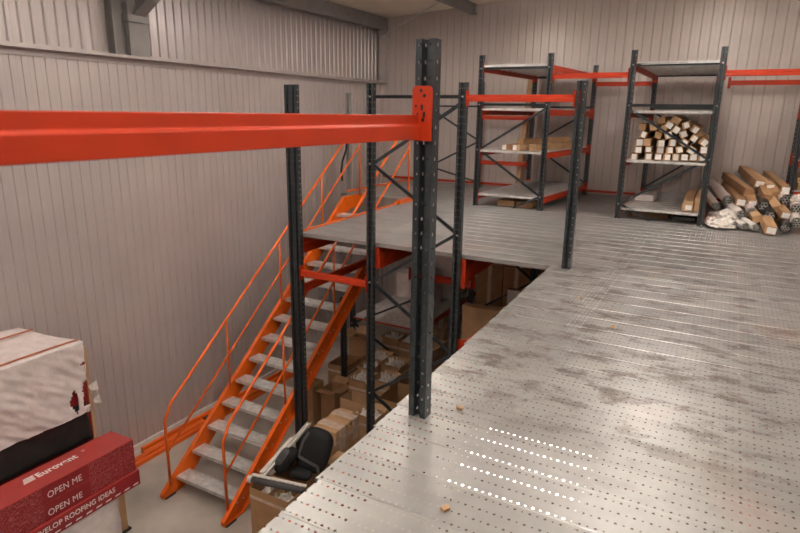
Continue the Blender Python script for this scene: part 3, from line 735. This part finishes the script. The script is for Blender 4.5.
# ------------------------------------------------------------------ cartons on the ground floor
def open_carton(label, x0, x1, y0, y1, z0, z1, mt='card', flaps=(1, 1, 1, 1), tape=True, rz=0., fl=.12, ang=.5, name='open_carton', divider=False):
    t = thing(name, label, 'box', ((x0+x1)/2, (y0+y1)/2, z0), rz)
    hx, hy, h = (x1-x0)/2, (y1-y0)/2, z1-z0; th = .007
    m = MB(); m.box(-hx, hx, -hy, -hy+th, 0, h); m.box(-hx, hx, hy-th, hy, 0, h); m.box(-hx, -hx+th, -hy+th, hy-th, 0, h); m.box(hx-th, hx, -hy+th, hy-th, 0, h); m.box(-hx+th, hx-th, -hy+th, hy-th, 0, th)
    m.build('carton', M[mt], t)
    if divider:
        m = MB(); m.box(-hx*.05, -hx*.05+.006, -hy+th, hy-th, h*.5, h); m.build('divider', M['card2'], t)
    for i, on in enumerate(flaps):
        if not on: continue
        a = ang+random.uniform(-.3, .3); s, c = math.sin(a)*fl, math.cos(a)*fl
        m = MB()
        if i == 0: q = [(-hx, -hy, h), (hx, -hy, h), (hx, -hy-c, h+s), (-hx, -hy-c, h+s)]
        elif i == 1: q = [(hx, -hy, h), (hx, hy, h), (hx+c, hy, h+s), (hx+c, -hy, h+s)]
        elif i == 2: q = [(-hx, hy, h), (hx, hy, h), (hx, hy+c, h+s), (-hx, hy+c, h+s)]
        else: q = [(-hx, -hy, h), (-hx, hy, h), (-hx-c, hy, h+s), (-hx-c, -hy, h+s)]
        q = [V(p) for p in q]
        m.hexa(q+[p+V((0, 0, .006)) for p in q]); m.build('flap', M['card2' if random.random() < .5 else mt], t)
    if tape:
        zt = h-.10
        m = MB(); e = .0015; m.box(-hx-e, hx+e, -hy-e, hy+e, zt-.045, zt+.0)
        for z in (zt-.045, zt):
            pass
        bmesh.ops.delete(m.bm, geom=[f for f in m.bm.faces if abs(f.calc_center_median().z-zt) < .001 or abs(f.calc_center_median().z-zt+.045) < .001], context='FACES')
        m.build('tape_band', M['tape'], t)
    return t
def sticks(label, x0, x1, y0, y1, z0, z1, n=60):
    m = MB(((x0+x1)/2, (y0+y1)/2, z0))
    for i in range(n):
        x, y = random.uniform(x0+.03, x1-.03), random.uniform(y0+.03, y1-.03); z = z1+random.uniform(-.07, .035)
        dx, dy = random.uniform(-.03, .03), random.uniform(-.03, .03)
        m.bar((x-dx, y-dy, z-.25), (x+dx, y+dy, z), .026, .012, up=(random.uniform(-1, 1), random.uniform(-1, 1), .1))
    m.box(x0+.012, x1-.012, y0+.012, y1-.012, z0, z1-.07)
    return tag(m.build('plastic_profiles', M['white']), label, 'plastic profiles', None, 'stuff')
SC = [('rearmost', -5.33, 9.58, .36, .36), ('rear right', -4.98, 9.56, .30, .34), ('middle left', -5.10, 8.60, .34, .36), ('middle right', -4.70, 8.46, .36, .36), ('front left', -4.88, 7.70, .34, .36), ('front right', -4.52, 7.86, .32, .36), ('left, half hidden,', -5.02, 8.14, .30, .30)]
ZS = -2.70
for nm, x, y, sx, sy in SC:
    x0, x1, y0, y1 = x-sx/2, x+sx/2, y-sy/2, y+sy/2
    open_carton('%s tall brown carton filled with white plastic profiles under the far deck' % nm, x0, x1, y0, y1, FZ, ZS, random.choice(['card', 'card2']), (1, 1, 1, 1), True, 0, .06, 1.1)
    sticks('white plastic profiles standing in the %s tall carton under the far deck' % nm, x0+.008, x1-.008, y0+.008, y1-.008, FZ+.02, ZS+.05, 75)
open_carton('large taped brown carton just right of the braced frame post under the far deck', -4.33, -3.97, 7.25, 7.9, FZ, -2.72, 'card', (0, 0, 0, 0), True)
open_carton('brown carton seen right of the nearest post, deep under the far deck', -4.62, -4.25, 9.0, 9.6, FZ, -2.55, 'card2', (1, 1, 0, 0), True)
open_carton('empty open brown carton between the double post and the braced frame', -4.84, -4.32, 6.96, 7.28, FZ, -2.72, 'card2', (0, 0, 0, 0), False)
open_carton('brown carton with white profiles in front of the empty open carton', -4.36, -4.0, 6.62, 6.93, FZ, -2.72, 'card2', (1, 0, 1, 0), True, 0, .08, 1.0)
sticks('white plastic profiles in the carton before the empty open carton', -4.35, -4.01, 6.63, 6.92, FZ+.02, -2.70, 36)
# taped closed double carton
t = thing('taped_carton', 'closed brown carton wrapped in clear tape, right of the black bag', 'box', (-4.46, 6.36, FZ), 0)
m = MB(t.location); m.box(-4.66, -4.27, 6.02, 6.69, FZ, -2.78); m.build('carton', M['card2'], t, .012)
m = MB(t.location); m.box(-4.655, -4.275, 6.03, 6.345, -2.79, -2.70); m.build('lid', M['card2'], t, .02)
m = MB(t.location); m.box(-4.655, -4.275, 6.365, 6.68, -2.79, -2.70); m.build('lid', M['card2'], t, .02)
for y in (6.12, 6.45):
    m = MB(t.location); m.box(-4.665, -4.265, y, y+.15, -3.05, -2.695); m.build('tape_band', M['tape'], t, .012)
m = MB(t.location); m.box(-4.666, -4.264, 6.014, 6.696, -2.9, -2.85); m.build('tape_band', M['tape'], t)
# brown cartons behind the stringer
open_carton('narrow tall brown carton under the stair, just right of the double post', -5.93, -5.70, 7.38, 7.70, FZ, -2.93, 'card', (0, 0, 0, 0), False)
open_carton('brown carton with pale folded flaps under the stair stringer', -5.66, -5.36, 7.55, 7.9, FZ, -3.02, 'card', (1, 1, 1, 0), False, 0, .14, .3)
open_carton('tall taped brown carton standing behind the thin deck post under the far deck', -5.98, -5.58, 8.22, 8.72, FZ, -2.87, 'card', (0, 0, 0, 0), True)
open_carton('brown carton with raised flaps behind the tall taped carton', -6.0, -5.6, 8.95, 9.3-.05, FZ, -2.62, 'card', (1, 1, 1, 1), False, 0, .16, .9)
# near carton with divider
open_carton('open brown carton with a divider at the foot of the stair, nearest the deck edge', -4.66, -4.05, 4.72, 5.04, FZ, -2.9, 'card', (0, 0, 0, 0), True, 0, divider=True)
sticks('white plastic fittings lying in the divided carton at the stair foot', -4.64, -4.08, 4.74, 5.02, FZ+.02, -2.98, 60)
open_carton('brown carton under the black bag beside the stair', -4.62, -3.95, 5.10, 5.80, FZ, -2.93, 'card', (0, 1, 0, 0), False, 0, .2, .15)
# roll, planks on the cartons
t = thing('wrapped_tube', 'dark grey tube in white film lying across the divided carton', 'tube', (-4.62, 4.9, -2.83))
p0, p1 = V((-4.70, 4.77, -2.83)), V((-3.98, 4.93, -2.84))
m = MB(t.location); m.tube([p0, p1], .04, 12); m.build('tube', M['greyfab'], t, smooth=True)
m = MB(t.location); m.tube([p0-(p1-p0)*.02, p0+(p1-p0)*.05], .047, 10); m.build('film_end', M['pfilm'], t)
m = MB(t.location); m.bar(p0+V((0, .05, .03)), p1+V((0, .05, .03)), .05, .02); m.build('film_strip', M['pfilm'], t)
m = MB(); m.sweep([(-.03, -.02), (.03, -.02), (.03, .02), (.022, .02), (.022, -.012), (-.022, -.012), (-.022, .02), (-.03, .02)], (-4.62, 4.92, -2.86), (-4.80, 6.12, -2.74))
tag(m.build('metal_channel', M['white']), 'long pale channel profile leaning along the stair side of the black bag', 'profile')
m = MB(); m.bar((-4.70, 5.02, -2.90), (-4.83, 5.80, -2.84), .11, .03)
tag(m.build('white_board', M['white']), 'short white board between the stair stringer and the pale channel', 'board')
# black bag: two padded slabs with grey trim
t = thing('black_bag', 'black padded fabric bag with grey trim lying on the cartons beside the stair', 'bag', (-4.40, 5.35, -2.9))
def slab(o, c, size, R, seed, exp=3.2):
    bm = o.bm; n, k = 18, 12
    rr = []
    for i in range(k+1):
        th = -PI/2+PI*i/k; row = []
        for j in range(n):
            ph = 2*PI*j/n
            def sg(a): return math.copysign(abs(a)**(2/exp), a)
            q = V((sg(math.cos(th))*sg(math.cos(ph))*size[0]/2, sg(math.cos(th))*sg(math.sin(ph))*size[1]/2, sg(math.sin(th))*size[2]/2))
            q *= 1+.05*noise.noise(q*6+V((seed, 0, 0)))
            row.append(bm.verts.new(V(c)+R@q-o.o))
        rr.append(row)
    for A, B in zip(rr, rr[1:]):
        for j in range(n):
            try: bm.faces.new((A[j], A[(j+1) % n], B[(j+1) % n], B[j]))
            except ValueError: pass
    bmesh.ops.remove_doubles(bm, verts=bm.verts, dist=1e-5)
Rb = rotm(.22, .30, -.35); cb = V((-4.20, 5.46, -2.64))
m = MB(t.location); slab(m, cb, (.42, .17, .56), Rb, 1, 3.6); m.build('back_pad', M['black'], t, smooth=True)
m = MB(t.location); slab(m, (-4.46, 5.20, -2.73), (.17, .22, .36), rotm(.55, .3, -.3), 5, 3.6); m.build('front_pad', M['black'], t, smooth=True)
m = MB(t.location); pth = [cb+Rb@V(q) for q in ((-.13, -.079, .21), (-.165, -.085, .08), (-.17, -.087, -.12), (.02, -.09, -.15), (.12, -.085, -.16), (.15, -.078, -.23))]
for a_, b_ in zip(pth, pth[1:]): m.bar(a_, b_, .012, .034, up=Rb@V((1, .05, .3)))
m.build('trim', M['greyfab'], t)
m = MB(t.location); slab(m, (-4.475, 5.155, -2.66), (.13, .12, .26), rotm(.55, .3, -.3), 6, 3); m.build('pad_face', M['greyfab'], t, smooth=True)
m = MB(t.location); slab(m, (-4.27, 5.24, -2.88), (.30, .18, .10), rotm(.1, .2), 9); m.build('strap_pad', M['black'], t, smooth=True)
m = MB(); q = [V(p) for p in ((-4.10, 5.55, -2.84), (-3.86, 5.45, -2.80), (-3.86, 5.72, -2.74), (-4.08, 5.80, -2.80))]; m.hexa(q+[p+V((0, 0, .007)) for p in q])
tag(m.build('cardboard_flap', M['card2']), 'loose brown cardboard piece sticking out beside the deck edge', 'cardboard')

# big cartons under the far deck, right
def closed_carton(label, x0, x1, y0, y1, z0, z1, mt='card', strips=1, slot=False, group=None):
    t = thing('brown_carton', label, 'box', ((x0+x1)/2, (y0+y1)/2, z0), 0, group)
    m = MB(t.location); m.box(x0, x1, y0, y1, z0, z1); m.build('carton', M[mt], t, .008)
    e = .002
    m = MB(t.location)
    if strips: m.box((x0+x1)/2-.035, (x0+x1)/2+.035, y0-e, y1+e, z0, z1+e); m.build('tape_band', M['tape'], t)
    else: m.bm.free()
    if slot:
        m = MB(t.location); m.poly([((x0+x1)/2+.1+.012*math.cos(q*PI/5), y0-.003, z1-.09+.012*math.sin(q*PI/5)) for q in range(10)]); m.build('hand_hole', M['tube'], t)
    return t
closed_carton('broad pale-brown carton directly below the deck gap with a small round hole', -3.46, -2.55, 8.45, 8.62, -2.3, -1.38, 'card2', 0, True)
closed_carton('lower brown carton beneath the broad carton with the round hole', -3.46, -2.55, 8.45, 8.75, FZ, -2.31, 'card', 1)
k = 0
for (x0, x1, z0, z1, s) in ((-3.92, -3.42, -1.9, -1.15, 1), (-3.40, -2.9, -1.9, -1.12, 1), (-2.88, -2.3, -1.9, -1.15, 0), (-3.92, -3.42, -1.14, -.36, 1), (-3.40, -2.75, -1.11, -.36, 1), (-2.73, -2.2, -1.14, -.40, 0)):
    closed_carton('brown carton, %s of the %s row stacked behind the dark frame under the deck' % (['left', 'middle', 'right'][k % 3], ['lower', 'upper'][k//3]), x0, x1, 10.25, 10.95, z0, z1, 'card', s, group='cartons stacked behind the dark frame'); k += 1
m = MB(); m.box(-4.0, -2.15, 10.18, 11.1, -1.96, -1.91); tag(m.build('wooden_shelf', M['wood']), 'dark wooden shelf under the stacked cartons below the far deck', 'shelf')
for i, x in enumerate((-3.7, -2.5)):
    tag(MB().box(x-.2, x+.2, 10.3, 10.9, FZ, -1.96).build('brown_carton', M['card'], bevel=.006), '%s tall carton carrying the wooden shelf below the far deck' % ['left', 'right'][i], 'box')
m = MB(); m.box(-3.19, -2.96, 9.90, 9.905, -1.72, -1.45); tag(m.build('paper_notice', M['paper']), 'white paper sheet fixed to the dark frame below the deck gap', 'paper')
bk = bpy.data.objects.get('paper_notice')
m = MB(); m.box(-3.19, -2.96, 9.906, 10.01, -1.98, -1.44); tag(m.build('small_carton', M['cardin']), 'small dark carton carrying the white paper sheet below the deck', 'box')
m = MB(); m.box(-3.5, -2.5, 9.8, 10.01, -2.06, -1.985); tag(m.build('timber_bearer', M['wood']), 'dark timber bearer below the white paper sheet under the deck', 'timber')
# stacked goods beyond the low shelves
for i, (x0, x1, y0, y1, z1, mt) in enumerate(((-6.05, -5.55, 10.9, 11.25, -1.75, 'film'), (-5.5, -5.0, 10.4, 11.0, -1.55, 'film'), (-5.6, -4.85, 11.3, 12.0, -1.2, 'film'))):
    o = MB().box(x0, x1, y0, y1, -2.323, z1).build('package', M[mt], bevel=.01)
    tag(o, ['small white wrapped package at the left on the low galvanised shelf', 'white wrapped package at the right on the low galvanised shelf', 'tall white wrapped package at the back of the low galvanised shelf'][i], 'package')
for i, x in enumerate((-5.98, -5.74, -5.52)):
    m = MB(); m.sweep([(-.05, -.02), (.05, -.02), (.05, .02), (-.05, .02)], (x, 12.3, FZ), (x+.05, 12.98, -.7-.2*i), up=(0, -1, 0))
    tag(m.build('timber_plank', M['wood']), '%s of three brown planks leaning on the back wall below the deck' % ['left', 'middle', 'right'][i], 'plank')

# ------------------------------------------------------------------ pallet stack at lower left
def text(body, size, mtx, parent, m_, name='lettering', bold=0., sx=1., ex=.0006):
    cu = bpy.data.curves.new('t', 'FONT'); cu.body = body; cu.size = size; cu.extrude = ex; cu.offset = bold; cu.align_x = 'LEFT'
    cu.space_character = 1.04
    o = bpy.data.objects.new('t', cu); COL.objects.link(o)
    bpy.context.view_layer.update()
    me = bpy.data.meshes.new_from_object(o.evaluated_get(bpy.context.evaluated_depsgraph_get()))
    bpy.data.objects.remove(o); me.name = name
    w_ = max(v.co.x for v in me.vertices)
    for v in me.vertices: v.co.x *= sx
    me.transform(mtx)
    me.materials.clear(); me.materials.append(m_)
    r = bpy.data.objects.new(name, me); COL.objects.link(r); r.parent = parent
    return r
BX0, BX1, BYE, BYS = -6.40, -5.985, 4.14, 1.2
def side_m(y, z, x): return Matrix(((0, 0, 1, x), (1, 0, 0, y), (0, 1, 0, z), (0, 0, 0, 1)))    # local x -> +y, local y -> +z, facing +x
def top_m(y, x, z): return Matrix(((0, -1, 0, x), (1, 0, 0, y), (0, 0, 1, z), (0, 0, 0, 1)))     # local x -> +y, local y -> -x
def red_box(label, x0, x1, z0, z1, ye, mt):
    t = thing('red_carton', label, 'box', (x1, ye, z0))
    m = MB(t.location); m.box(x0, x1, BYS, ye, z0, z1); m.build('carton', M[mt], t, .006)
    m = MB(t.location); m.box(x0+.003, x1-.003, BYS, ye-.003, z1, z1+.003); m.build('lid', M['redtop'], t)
    return t
b1 = red_box('top long red carton with white lettering on its lid and side', BX0, BX1, -2.552, -2.345, BYE, 'redprint')
b2 = red_box('middle long red carton lettered on its side, below the lidded top one', BX0, BX1, -2.762, -2.556, BYE, 'redprint')
b3 = red_box('bottom long red carton with a dashed white line, sticking out slightly', BX0, BX1+.03, -2.965, -2.766, BYE+.02, 'red')
def rel(mtx, t): return Matrix.Translation(-t.location) @ mtx
text('OPEN ME', .108, rel(side_m(3.055, -2.500, BX1+.001), b1), b1, M['print'], sx=.86)
text('OPEN ME', .108, rel(side_m(3.035, -2.712, BX1+.001), b2), b2, M['print'], sx=.86)
text('DEVELOP ROOFING IDEAS', .088, rel(side_m(2.80, -2.866, BX1+.031), b3), b3, M['print'], sx=.94, bold=.001)
text('Eurovent', .135, rel(top_m(3.10, -6.195, -2.3375), b1), b1, M['print'], sx=.90, bold=.004)
text('®', .05, rel(top_m(3.66, -6.26, -2.3405), b1), b1, M['print'])
m = MB(b1.location)
for i in range(4):
    x = -6.20-.027*i; m.box(x-.016, x, 2.95+.012*i, 3.075+.006*i, -2.3415, -2.3385)
m.build('logo_bars', M['print'], b1)
y = 2.3
while y < BYE-.02:
    m = MB(b3.location); m.hexa([(BX1+.030, y, -2.938), (BX1+.0315, y, -2.938), (BX1+.0315, y+.07, -2.938), (BX1+.030, y+.07, -2.938), (BX1+.030, y+.012, -2.920), (BX1+.0315, y+.012, -2.920), (BX1+.0315, y+.082, -2.920), (BX1+.030, y+.082, -2.920)]); y += .125; m.build('dash', M['print'], b3)
# wrapped goods under the red cartons
def film_block(name, label, x0, x1, y0, y1, z0, z1, m_, seed, amp=.015, cat='package'):
    bm = bmesh.new(); bmesh.ops.create_cube(bm, size=1)
    bmesh.ops.subdivide_edges(bm, edges=bm.edges, cuts=14, use_grid_fill=True)
    for v in bm.verts:
        p = V(((x0+x1)/2+v.co.x*(x1-x0), (y0+y1)/2+v.co.y*(y1-y0), (z0+z1)/2+v.co.z*(z1-z0)))
        # round corners slightly
        n_ = noise.noise_vector(p*5+V((seed, 0, 0)))*amp + noise.noise_vector(V((p.x*3, p.y*3+p.z*9, p.z*3))*3)*amp*.6
        if p.z < z0+.01: n_.z = 0
        v.co = p+n_
    me = bpy.data.meshes.new(name); bm.to_mesh(me); bm.free(); me.materials.append(m_)
    for p in me.polygons: p.use_smooth = True
    o = bpy.data.objects.new(name, me); COL.objects.link(o)
    return tag(o, label, cat)
film_block('wrapped_package', 'white film-wrapped goods beneath the long red cartons', -6.42, -5.99, 1.3, 3.86, FZ+.15, -2.985, M['film'], 4, .012)
m = MB(); m.box(-6.42, -5.99, 1.3, 3.9, FZ, FZ+.03); 
for x in (-6.4, -6.22, -6.08): m.box(x, x+.07, 1.3, 3.9, FZ+.03, FZ+.11)
m.box(-6.42, -5.99, 1.3, 3.9, FZ+.11, FZ+.13)
tag(m.build('wooden_pallet', M['wood']), 'wooden pallet on the concrete under the wrapped goods and red cartons', 'pallet')
t = thing('cardboard_corner', 'brown cardboard edge protector standing behind the wrapped goods under the red cartons', 'cardboard', (-6.2, 4.02, FZ))
m = MB(t.location); m.box(-6.31, -6.22, 3.93, 4.10, FZ, -2.98); m.build('board', M['card2'], t, .004)
m = MB(t.location); m.box(-6.33, -6.20, 3.90, 4.13, FZ, FZ+.03); m.build('foot', M['tube'], t)
# black-film covered goods
film_block('wrapped_package', 'black film-covered goods between the red cartons and the tall white stack', -6.61, -6.43, 1.3, 4.10, FZ+.02, -2.47, M['blackfilm'], 7, .008)
# tall wrapped stack
TX0, TX1, TYE = -7.58, -6.72, 4.10
t = thing('wrapped_stack', 'tall stack of red cartons under torn white film against the left wall', 'wrapped stack', (-7.1, 3.2, FZ))
def skew(x): return TYE-.26*(TX1-x)/(TX1-TX0)
m = MB(t.location); m.hexa([(TX0, 1.5, FZ), (TX1, 1.5, FZ), (TX1, TYE, FZ), (TX0, skew(TX0), FZ), (TX0, 1.5, -1.21), (TX1, 1.5, -1.21), (TX1, TYE, -1.21), (TX0, skew(TX0), -1.21)]); m.build('red_cartons', M['red'], t, .006)
# film as thick sheet: top and +x face
def film_low(y): return -2.12-.5*min(.5, max(0, y-3.56))+.025*noise.noise(V((y*4.3, 5, 0)))
def film_sheet():
    m = MB(t.location); bm = m.bm
    nx, ny, nz = 14, 120, 60
    ys = [1.6+(TYE-1.6)*i/ny for i in range(ny+1)]
    grid = []
    prof = [('t', TX0+(TX1-TX0)*i/nx) for i in range(nx)]+[('s', -1.17-1.30*i/nz) for i in range(nz+1)]
    for kind, a in prof:
        row = []
        for i, y in enumerate(ys):
            if kind == 't':
                sg = .03*math.sin(PI*(a-TX0)/(TX1-TX0))
                p = V((a, y-(TYE-skew(a))*(i/ny)**2, -1.175-sg+.02*noise.noise(V((a*3, y*2, 1)))+.10*((TX1-a)/(TX1-TX0))))
                p.z += .014*noise.noise(V((a*9, y*7, 4)))
            else:
                a0 = a; a = max(a, film_low(y))
                dd = (-1.17-a)/1.3
                flare = .10*max(0, dd-.55)/.45*0
                f1 = noise.noise(V((y*2.2+a*2.6, a*1.2, 2)))*.035+noise.noise(V((y*9+a*11, a*3-y*3, 6)))*.018
                p = V((TX1+.045+flare+f1*min(1, dd*4+.25), y, a))
                if i == ny: p.y += .02*noise.noise(V((a*8, 0, 3)))-.015-.085*max(0, dd-.12)
            row.append(bm.verts.new(p-m.o))
        grid.append(row)
    nr = len(grid)
    for r in range(nr-1):
        for i in range(ny):
            kind, a = prof[r]; y = (ys[i]+ys[i+1])/2
            if kind == 's':
                if a < film_low(y)-.001: continue
                # tear showing the red cartons
                if abs(y-3.88) < .05 and abs(a+1.9) < .17-abs(y-3.90)*2.2: continue
                if y > TYE-.10 and noise.noise(V((a*7, y*5, 9))) > .22-.25*((-1.3-a)/1.2) and a < -1.35: continue
            bm.faces.new((grid[r][i], grid[r][i+1], grid[r+1][i+1], grid[r+1][i]))
    o = m.build('film', M['film'], t, smooth=True)
    so = o.modifiers.new('solid', 'SOLIDIFY'); so.thickness = .006
film_sheet()
m = MB(t.location); g = [[m.bm.verts.new(V((TX1+.004+.05*(j/8)**2+.012*noise.noise(V((y*6, j*.7, 2))), y, -1.98-.50*j/8))-m.o) for y in [1.6+(TYE-1.64)*i/40 for i in range(41)]] for j in range(9)]
for A, B in zip(g, g[1:]):
    for i in range(40): m.bm.faces.new((A[i], A[i+1], B[i+1], B[i]))
o = m.build('lower_film', M['blackfilm'], t, smooth=True); so = o.modifiers.new('solid', 'SOLIDIFY'); so.thickness = .004
for x, nm in ((TX1-.03, 0), (TX0+.22, 1)):
    m = MB(t.location); z = -1.158 if nm == 0 else -1.085
    pts = [(x, 1.6+(skew(x)-1.62)*i/10, z-.0+.012*noise.noise(V((x*3, i, 1)))) for i in range(11)]
    for a, b in zip(pts, pts[1:]): m.bar(a, b, .03, .012)
    m.build('strap', M['strap'], t)
m = MB(t.location); m.box(TX1-.06, TX1+.0, TYE+.005, TYE+.05, FZ, -1.28); m.build('edge_protector', M['card2'], t, .004)
for i, (y, z, s) in enumerate(((4.09, -1.78, .10), (4.13, -1.98, .08))):
    m = MB(t.location); q = [V((TX1+.03, y, z)), V((TX1+.05, y+s, z+.04)), V((TX1+.06, y+s*1.2, z-.08)), V((TX1+.04, y+.02, z-.06))]
    m.hexa(q+[p+V((.004, 0, 0)) for p in q]); m.build('film_shred', M['pfilm'], t)
crumple('crumpled_film', 'scrap of white film on the floor by the wall near the orange beam', (-7.55, 4.95, FZ+.06), (.22, .42, .14), M['pfilm'], 21)

# chips of wood on the deck
for i, (x, y) in enumerate(((-1.135, 2.80), (-.842, 1.965), (-1.01, 5.25), (-.62, 4.62))):
    m = MB((x, y, 0)); m.obox((x, y, .010), (.034, .022, .016), Matrix.Rotation(i*1.1, 3, 'Z') @ Matrix.Rotation(.2, 3, 'X'))
    tag(m.build('wood_chip', M['wood']), ['wood chip on the deck just behind the nearest post', 'wood chip nearest the camera on the perforated deck', 'farthest tiny wood chip on the stained part of the deck', 'tiny wood chip on the stained deck before the farthest chip'][i], 'wood chip')

# ------------------------------------------------------------------ lamps
def ceiling_lamp(x, y, w_=1.3, d_=.32, first=[None]):
    z = ceil_z(x)-.42
    lb = 'long white ceiling light above the %s of the hall, %s' % (('stair side' if x < -4 else 'middle' if x < 1 else 'right side'), ('near the back wall' if y > 8 else 'halfway down' if y > 3 else 'near the camera' if y > -1 else 'behind the camera'))
    t = thing('ceiling_light', lb, 'lamp', (x, y, z), 0, 'ceiling lights of the hall')
    m = MB(); m.box(-d_/2, d_/2, -w_/2, w_/2, .012, .09); m.build('housing', M['white'], t, .01)
    m = MB(); m.box(-d_/2+.02, d_/2-.02, -w_/2+.02, w_/2-.02, .0905, .098); m.build('ceiling_fill_panel', M['ceil_fill'], t)  # glowing top panel added to lift the ceiling brightness
    m = MB(); m.box(-d_/2+.02, d_/2-.02, -w_/2+.02, w_/2-.02, 0, .011); m.build('diffuser', M['lampn' if y < 3 else 'lamp'], t)
    m = MB()
    for s in (-1, 1): m.tube([(0, s*w_*.35, .09), (0, s*w_*.35, .43)], .008, 6)
    m.build('hanger', M['steel'], t)
for x in (-4.6, -.6, 3.4):
    for y in (-2.5, 1.2, 5.0, 9.2): ceiling_lamp(x, y)
# tube fitting added under the near deck so rows of punched holes show bright
t = thing('added_tube_light', 'white tube light fitting added under the near deck to brighten rows of holes', 'lamp', (-.82, 2.93, -.36))
for i, y in enumerate((2.636, 2.812, 2.957, 3.134, 3.279)):
    m = MB(t.location); m.tube([(-1.13, y, -.35), (-.46, y, -.35)], .015, 8); m.build('tube', M['hole_glow'], t)
m = MB(t.location); m.box(-1.17, -1.13, 2.56, 3.3, -.39, -.31); m.box(-.46, -.42, 2.56, 3.3, -.39, -.31)
m.build('end_cap', M['white'], t)
m = MB(t.location)
for yy in (2.7, 3.15): m.tube([(-1.15, yy, -.31), (-1.15, yy, -.05)], .006, 6); m.tube([(-.44, yy, -.31), (-.44, yy, -.05)], .006, 6)
m.build('hanger', M['steel'], t)
# dark boards on legs added below the near deck, so its holes look dark
for (x0, x1) in ((-1.24, .20), (.20, 2.5), (2.5, 5.0), (5.0, 7.9)):
    for (y0, y1) in ((-1.5, 2.55), (2.55, 6.22), (6.22, 9.95), (9.95, 13.0)):
        t = thing('added_backing_shelf', 'dark brown board on legs added under the near deck to darken its holes', 'shelf', ((x0+x1)/2, (y0+y1)/2, FZ), 0, 'dark boards added under the near deck')
        m = MB(t.location); m.box(x0, x1, y0, y1, -.83, -.80); m.build('backing_board', M['chip'], t)
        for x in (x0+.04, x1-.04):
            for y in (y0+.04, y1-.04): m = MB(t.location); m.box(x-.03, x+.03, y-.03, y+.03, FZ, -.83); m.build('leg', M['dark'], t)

world = bpy.data.worlds.new('world'); S.world = world; world.use_nodes = True
world.node_tree.nodes['Background'].inputs[0].default_value = (1, .93, .86, 1); world.node_tree.nodes['Background'].inputs[1].default_value = .15

# ------------------------------------------------------------------ camera
cd = bpy.data.cameras.new('camera'); co = bpy.data.objects.new('camera', cd); COL.objects.link(co)
cd.sensor_width = 36; cd.lens = 590/800*36; cd.clip_start = .05
R = Matrix(((0.87548314, 0.48303248, 0.01445302), (0.13345479, -0.21292185, -0.96791224), (-0.46445569, 0.84931967, -0.25087249)))  # world -> camera (x right, y down, z forward)
Rc = Matrix((R[0], -V(R[1]), -V(R[2])))            # blender camera axes
co.matrix_world = Matrix.Translation((0, 0, 1.6)) @ Rc.transposed().to_4x4()
cd.dof.use_dof = True; cd.dof.focus_distance = 4.2; cd.dof.aperture_fstop = 2.8
S.camera = co
S.view_settings.view_transform = 'Standard'; S.view_settings.look = 'None'; S.view_settings.gamma = 1; S.view_settings.use_curve_mapping = False
S.view_settings.exposure = -.08
